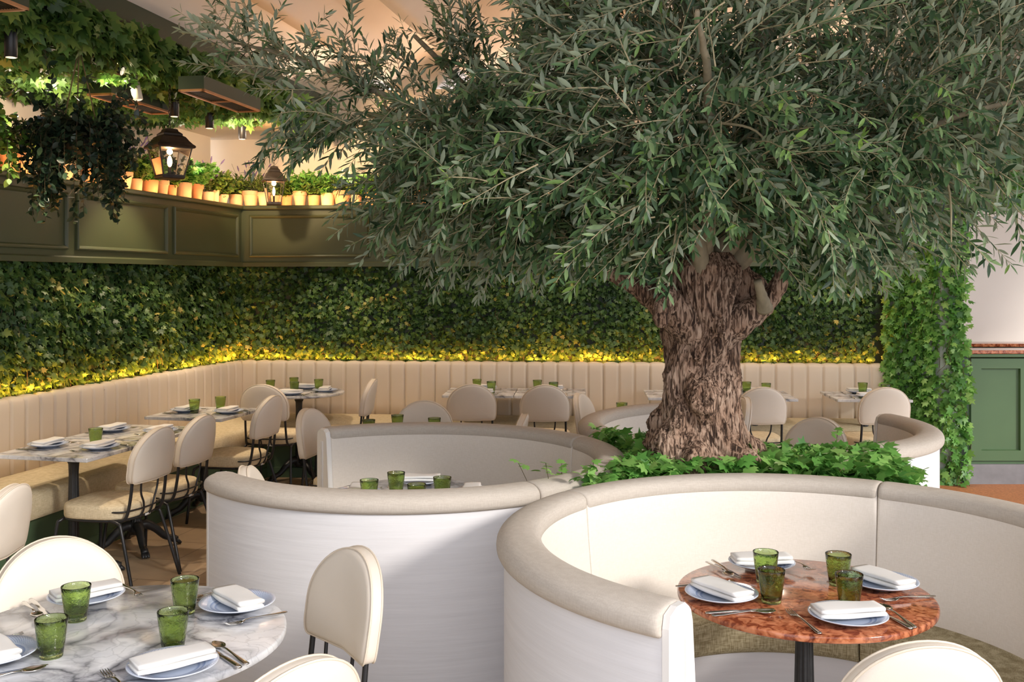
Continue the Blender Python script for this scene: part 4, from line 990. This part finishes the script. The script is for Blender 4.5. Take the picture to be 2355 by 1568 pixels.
# ------------------------------------------------------------------ potted plants on the ledges
def pot_mesh(r, h, kind):
    if kind == 0: return [(.6 * r, 0), (.66 * r, 0), (.90 * r, .72 * h), (1.02 * r, .73 * h), (1.05 * r, .98 * h), (1.0 * r, h), (.9 * r, h), (.88 * r, .9 * h), (.01, .9 * h)]
    return [(.82 * r, 0), (.86 * r, .01), (1.0 * r, .97 * h), (.99 * r, h), (.9 * r, h), (.88 * r, .92 * h), (.01, .92 * h)]
def plant(t, kind, r, h):
    P, D, U, S, T = [], [], [], [], []; ev, ef = [], []; mat, TT = M['herb'], OVL_T; ns, hh, sp, sz = 46, .18, 1.2, (.03, .05)
    if kind == 'lavender': ns, hh, sp, sz = 30, .27, .9, (.02, .035); TT = OLV_T
    if kind == 'dark': ns, hh, sp, sz = 42, .24, 1.3, (.03, .055); mat = M['darkleaf']
    if kind == 'ivy': ns, hh, sp, sz = 36, .20, 1.4, (.04, .065); TT = IVY_T; mat = M['ivy_fresh']
    if kind == 'fern': ns, hh, sp, sz = 44, .19, 1.3, (.025, .04); TT = OLV_T
    fl = MB()
    for i in range(ns):
        a = RNG.uniform(0, 2 * PI); rr_ = RNG.random() ** .5; p = np.array([math.cos(a) * r * .6 * rr_, math.sin(a) * r * .6 * rr_, h * .92]); L = hh * RNG.uniform(.6, 1.15)
        d = np.array([math.cos(a) * rr_ * sp * .7, math.sin(a) * rr_ * sp * .7, 1.0]); d /= np.linalg.norm(d); n = int(L / .02)
        for j in range(n):
            q = p + d * .02; vs, fs = tri_tube(p, q, .0013, .0013); k = len(ev); ev += vs; ef += [(x + k, y + k, z + k) for x, y, z in fs]; p = q; d = d + RNG.uniform(-.12, .12, 3) + np.array([0, 0, -.04]); d /= np.linalg.norm(d)
            if kind == 'lavender' and j > n * .55: continue
            for _ in range(2): P.append(p); D.append(d * .4 + RNG.uniform(-1, 1, 3)); U.append(RNG.uniform(-.5, .5, 3) + np.array([0, 0, .8])); S.append(RNG.uniform(*sz)); T.append(RNG.random())
        if kind == 'lavender' and i % 2 == 0: fl.tube([tuple(p), tuple(p + d * .025), tuple(p + d * .055)], [.004, .0075, .003], 6)
    T0, F0 = (IVY_T, IVY_F) if TT is IVY_T else (TT, OLV_F)
    leaves('foliage', np.array(P), np.array(D), np.array(U), np.array(S), np.array(T), [mat, M['vine']], t, T0, F0, extra=(np.array(ev), np.array(ef)))
    if fl.v: fl.build('flower_spikes', M['flower'], t)
POTS = [(20, .068, .145, 'dark', 'two pots left of the hanging basket, the left one'), (53, .060, .15, 'fern', 'two pots left of the hanging basket, the right one'), (110, .06, .13, 'lavender', 'hidden behind the left part of the hanging basket'), (150, .06, .13, 'dark', 'hidden behind the middle of the hanging basket'), (205, .055, .13, 'lavender', 'just right of the hanging basket'), (248, .05, .12, 'dark', 'between the basket and the large pale pot'),
        (285, .065, .14, 'lavender', 'large pale pot left of the large lantern'), (313, .050, .105, 'fern', 'small orange pot left of the large lantern'), (345, .066, .11, 'ivy', 'wide orange pot below the left side of the large lantern'), (374, .052, .13, 'dark', 'pale pot below the large lantern'), (395, .042, .10, 'herb', 'small pot just right under the large lantern'),
        (423, .068, .14, 'ivy', 'broad pale pot right of the large lantern'), (453, .055, .145, 'ivy', 'tall rimmed pot right of the large lantern'), (478, .055, .095, 'lavender', 'low orange pot between the two lanterns'), (494, .04, .12, 'herb', 'narrow pale pot between the two lanterns'), (512, .052, .095, 'herb', 'low pot left of the ledge corner'), (543, .066, .11, 'herb', 'wide pale pot at the ledge corner'),
        (577, .080, .145, 'lavender', 'big rimmed terracotta pot just left of the small lantern'), (607, .060, .13, 'fern', 'pale pot directly behind the small lantern left side'), (637, .055, .10, 'herb', 'pot right behind the small lantern'), (660, .050, .10, 'herb', 'small orange pot right of the small lantern'), (690, .066, .14, 'ivy', 'pale pot where the olive leaves begin')]
nm = {'dark': 'dark leafy', 'fern': 'feathery green', 'lavender': 'purple lavender', 'ivy': 'bright leafy', 'herb': 'yellow-green herb'}
def ledge_point(u, off=-.11):
    r = (u - CX) / F
    if u < 548:
        p = P0 + nl * off; s = (r * p[1] - p[0]) / (dl[0] - r * dl[1]); return p + dl * s
    p = P0 + nb * off; s = (r * p[1] - p[0]) / (db[0] - r * db[1]); return p + db * s
for i, (u, r_, h_, k_, w_) in enumerate(POTS + [(u, .055 + .012 * (j % 3), .10 + .02 * (j % 3), ('herb', 'ivy', 'fern')[j % 3], None) for j, u in enumerate(range(722, 1480, 32))]):
    p = ledge_point(u, -.10 - .02 * (i % 2)); pale = i % 2 == 1 or 'pale' in (w_ or '')
    if w_ is None:
        lab = ('terracotta pot of green leaves glimpsed behind the olive crown'); g = 'pots on the far ledge hidden by the olive crown'
    else: lab = f'{nm[k_]} plant, {w_}'; g = 'terracotta pots on the green ledge'
    t = thing('potted_plant', lab, 'potted plant', (p[0], p[1], 2.4), random.uniform(0, 6), g)
    MB().lathe(pot_mesh(r_, h_, 0 if (i * 7) % 3 == 0 or 'rim' in (w_ or '') else 1), 28).build('pot', M['terra_pale' if pale else 'terra'], t, True, 45); plant(t, k_, r_, h_)

# ------------------------------------------------------------------ lights
def area(name, loc, sx, sy, rot, col, W):
    l = bpy.data.lights.new(name, 'AREA'); l.shape = 'RECTANGLE'; l.size = sx; l.size_y = sy; l.energy = W; l.color = col
    o = bpy.data.objects.new(name, l); COL.objects.link(o); o.location = loc; o.rotation_euler = rot; return o
def aimed(name, p0, p1, depth, towards, col, W):
    p0, p1 = Vector(p0), Vector(p1); x = (p1 - p0).normalized(); z = -Vector(towards).normalized(); y = z.cross(x).normalized(); z = x.cross(y)
    o = area(name, (0, 0, 0), (p1 - p0).length, depth, (0, 0, 0), col, W); m = Matrix((x, y, z)).transposed().to_4x4(); m.translation = (p0 + p1) / 2; o.matrix_world = m; return o
WARM = (1, .37, .045)
# LED strips behind the banquette backs
for k in range(4): aimed('strip_light', LP(.0 + 1.2 * k, -.015, .998), LP(1.15 + 1.2 * k, -.015, .998), .02, (*(-nl * .45), 1), WARM, 9)
for k in range(5): aimed('strip_light', BP(.0 + 1.15 * k, -.015, .998), BP(1.1 + 1.15 * k, -.015, .998), .02, (*(-nb * .45), 1), WARM, 6)
# LED strips along the plant ledges
for k in range(4): aimed('strip_light', LP(.0 + 1.2 * k, .015, 2.415), LP(1.15 + 1.2 * k, .015, 2.415), .012, (*(-nl), .8), (1, .52, .20), 2.8)
for k in range(5): aimed('strip_light', BP(.0 + 1.2 * k, .015, 2.415), BP(1.15 + 1.2 * k, .015, 2.415), .012, (*(-nb), .8), (1, .52, .20), 2.8)
for l_, e in ((L1, 8), (L2, 5)):
    p = bpy.data.lights.new('lantern_light', 'POINT'); p.energy = e; p.color = (1, .6, .28); p.shadow_soft_size = .02
    o = bpy.data.objects.new('lantern_light', p); COL.objects.link(o); o.location = l_.location + Vector((0, 0, .19 if l_ == L1 else .19))
def spotl(loc, tgt, e, col=(1, .72, .40), ang=50):
    p = bpy.data.lights.new('spot_light', 'SPOT'); p.energy = e; p.color = col; p.spot_size = R(ang); p.shadow_soft_size = .05; p.spot_blend = .5
    o = bpy.data.objects.new('spot_light', p); COL.objects.link(o); o.location = loc; o.rotation_euler = (Vector(tgt) - Vector(loc)).to_track_quat('-Z', 'Y').to_euler()
spotl((-2.66, 6.55, 2.98), (-2.45, 6.6, 3.1), 30, (1, .85, .45), 110)
spotl((-2.25, 8.0, 2.88), (-2.2, 9.9, 2.85), 75, (1, .70, .42), 80); spotl((-2.0, 8.6, 2.88), (-1.4, 10.0, 2.8), 60, (1, .66, .36), 80); spotl((-2.9, 6.4, 2.9), (-3.6, 7.4, 2.8), 30, (1, .78, .55), 100)
spotl((-2.45, 7.4, 2.88), (-2.6, 7.3, 0), 90, (1, .80, .58), 80); spotl((-2.6, 5.4, 2.88), (-2.5, 5.3, 0), 90, (1, .80, .58), 80); spotl((-2.1, 8.5, 2.88), (-1.6, 8.6, 0), 70, (1, .80, .58), 80)
for p_, t_, e_ in (((-1.5, 9.42, 2.68), (-1.3, 6.5, 3.7), 55), ((.3, 9.3, 2.68), (.2, 6.5, 3.7), 60), ((2.2, 9.2, 2.68), (2.0, 6.5, 3.7), 60), ((-2.75, 8.6, 2.66), (-1.2, 6.2, 3.7), 45), ((-3.15, 6.9, 2.66), (-1.6, 5.6, 3.7), 40)):  # added uplights with no fixtures, to brighten the pleated ceiling
    spotl(p_, t_, e_, (1, .80, .64), 130)
for x_, y_ in ((-.2, 8.0), (1.7, 7.9), (3.0, 7.8)): spotl((x_, y_, 3.4), (x_, 8.9, .6), 50, (1, .86, .72), 95)  # added downlights without fixtures behind the crown, filling the far tables
w = bpy.data.worlds.new('world'); SC.world = w; w.use_nodes = True; bg = w.node_tree.nodes['Background']; bg.inputs[0].default_value = (.86, .90, 1.0, 1); bg.inputs[1].default_value = 1.8
sun = bpy.data.lights.new('sun', 'SUN'); sun.energy = 2.35; sun.angle = R(9); sun.color = (1, .94, .87)
so = bpy.data.objects.new('sun', sun); COL.objects.link(so); so.rotation_euler = Vector((-.70, .64, -.42)).to_track_quat('-Z', 'Y').to_euler()
struct(MB().box((-3.9, -.9, 1.8), (3.0, .1, 3.6)), 'wall_front', M['cream'])

vs = SC.view_settings; vs.view_transform = 'Standard'; vs.look = 'None'; vs.gamma = 1; vs.exposure = .28; vs.use_curve_mapping = False
SC.cycles.max_bounces = 8; SC.cycles.transparent_max_bounces = 8
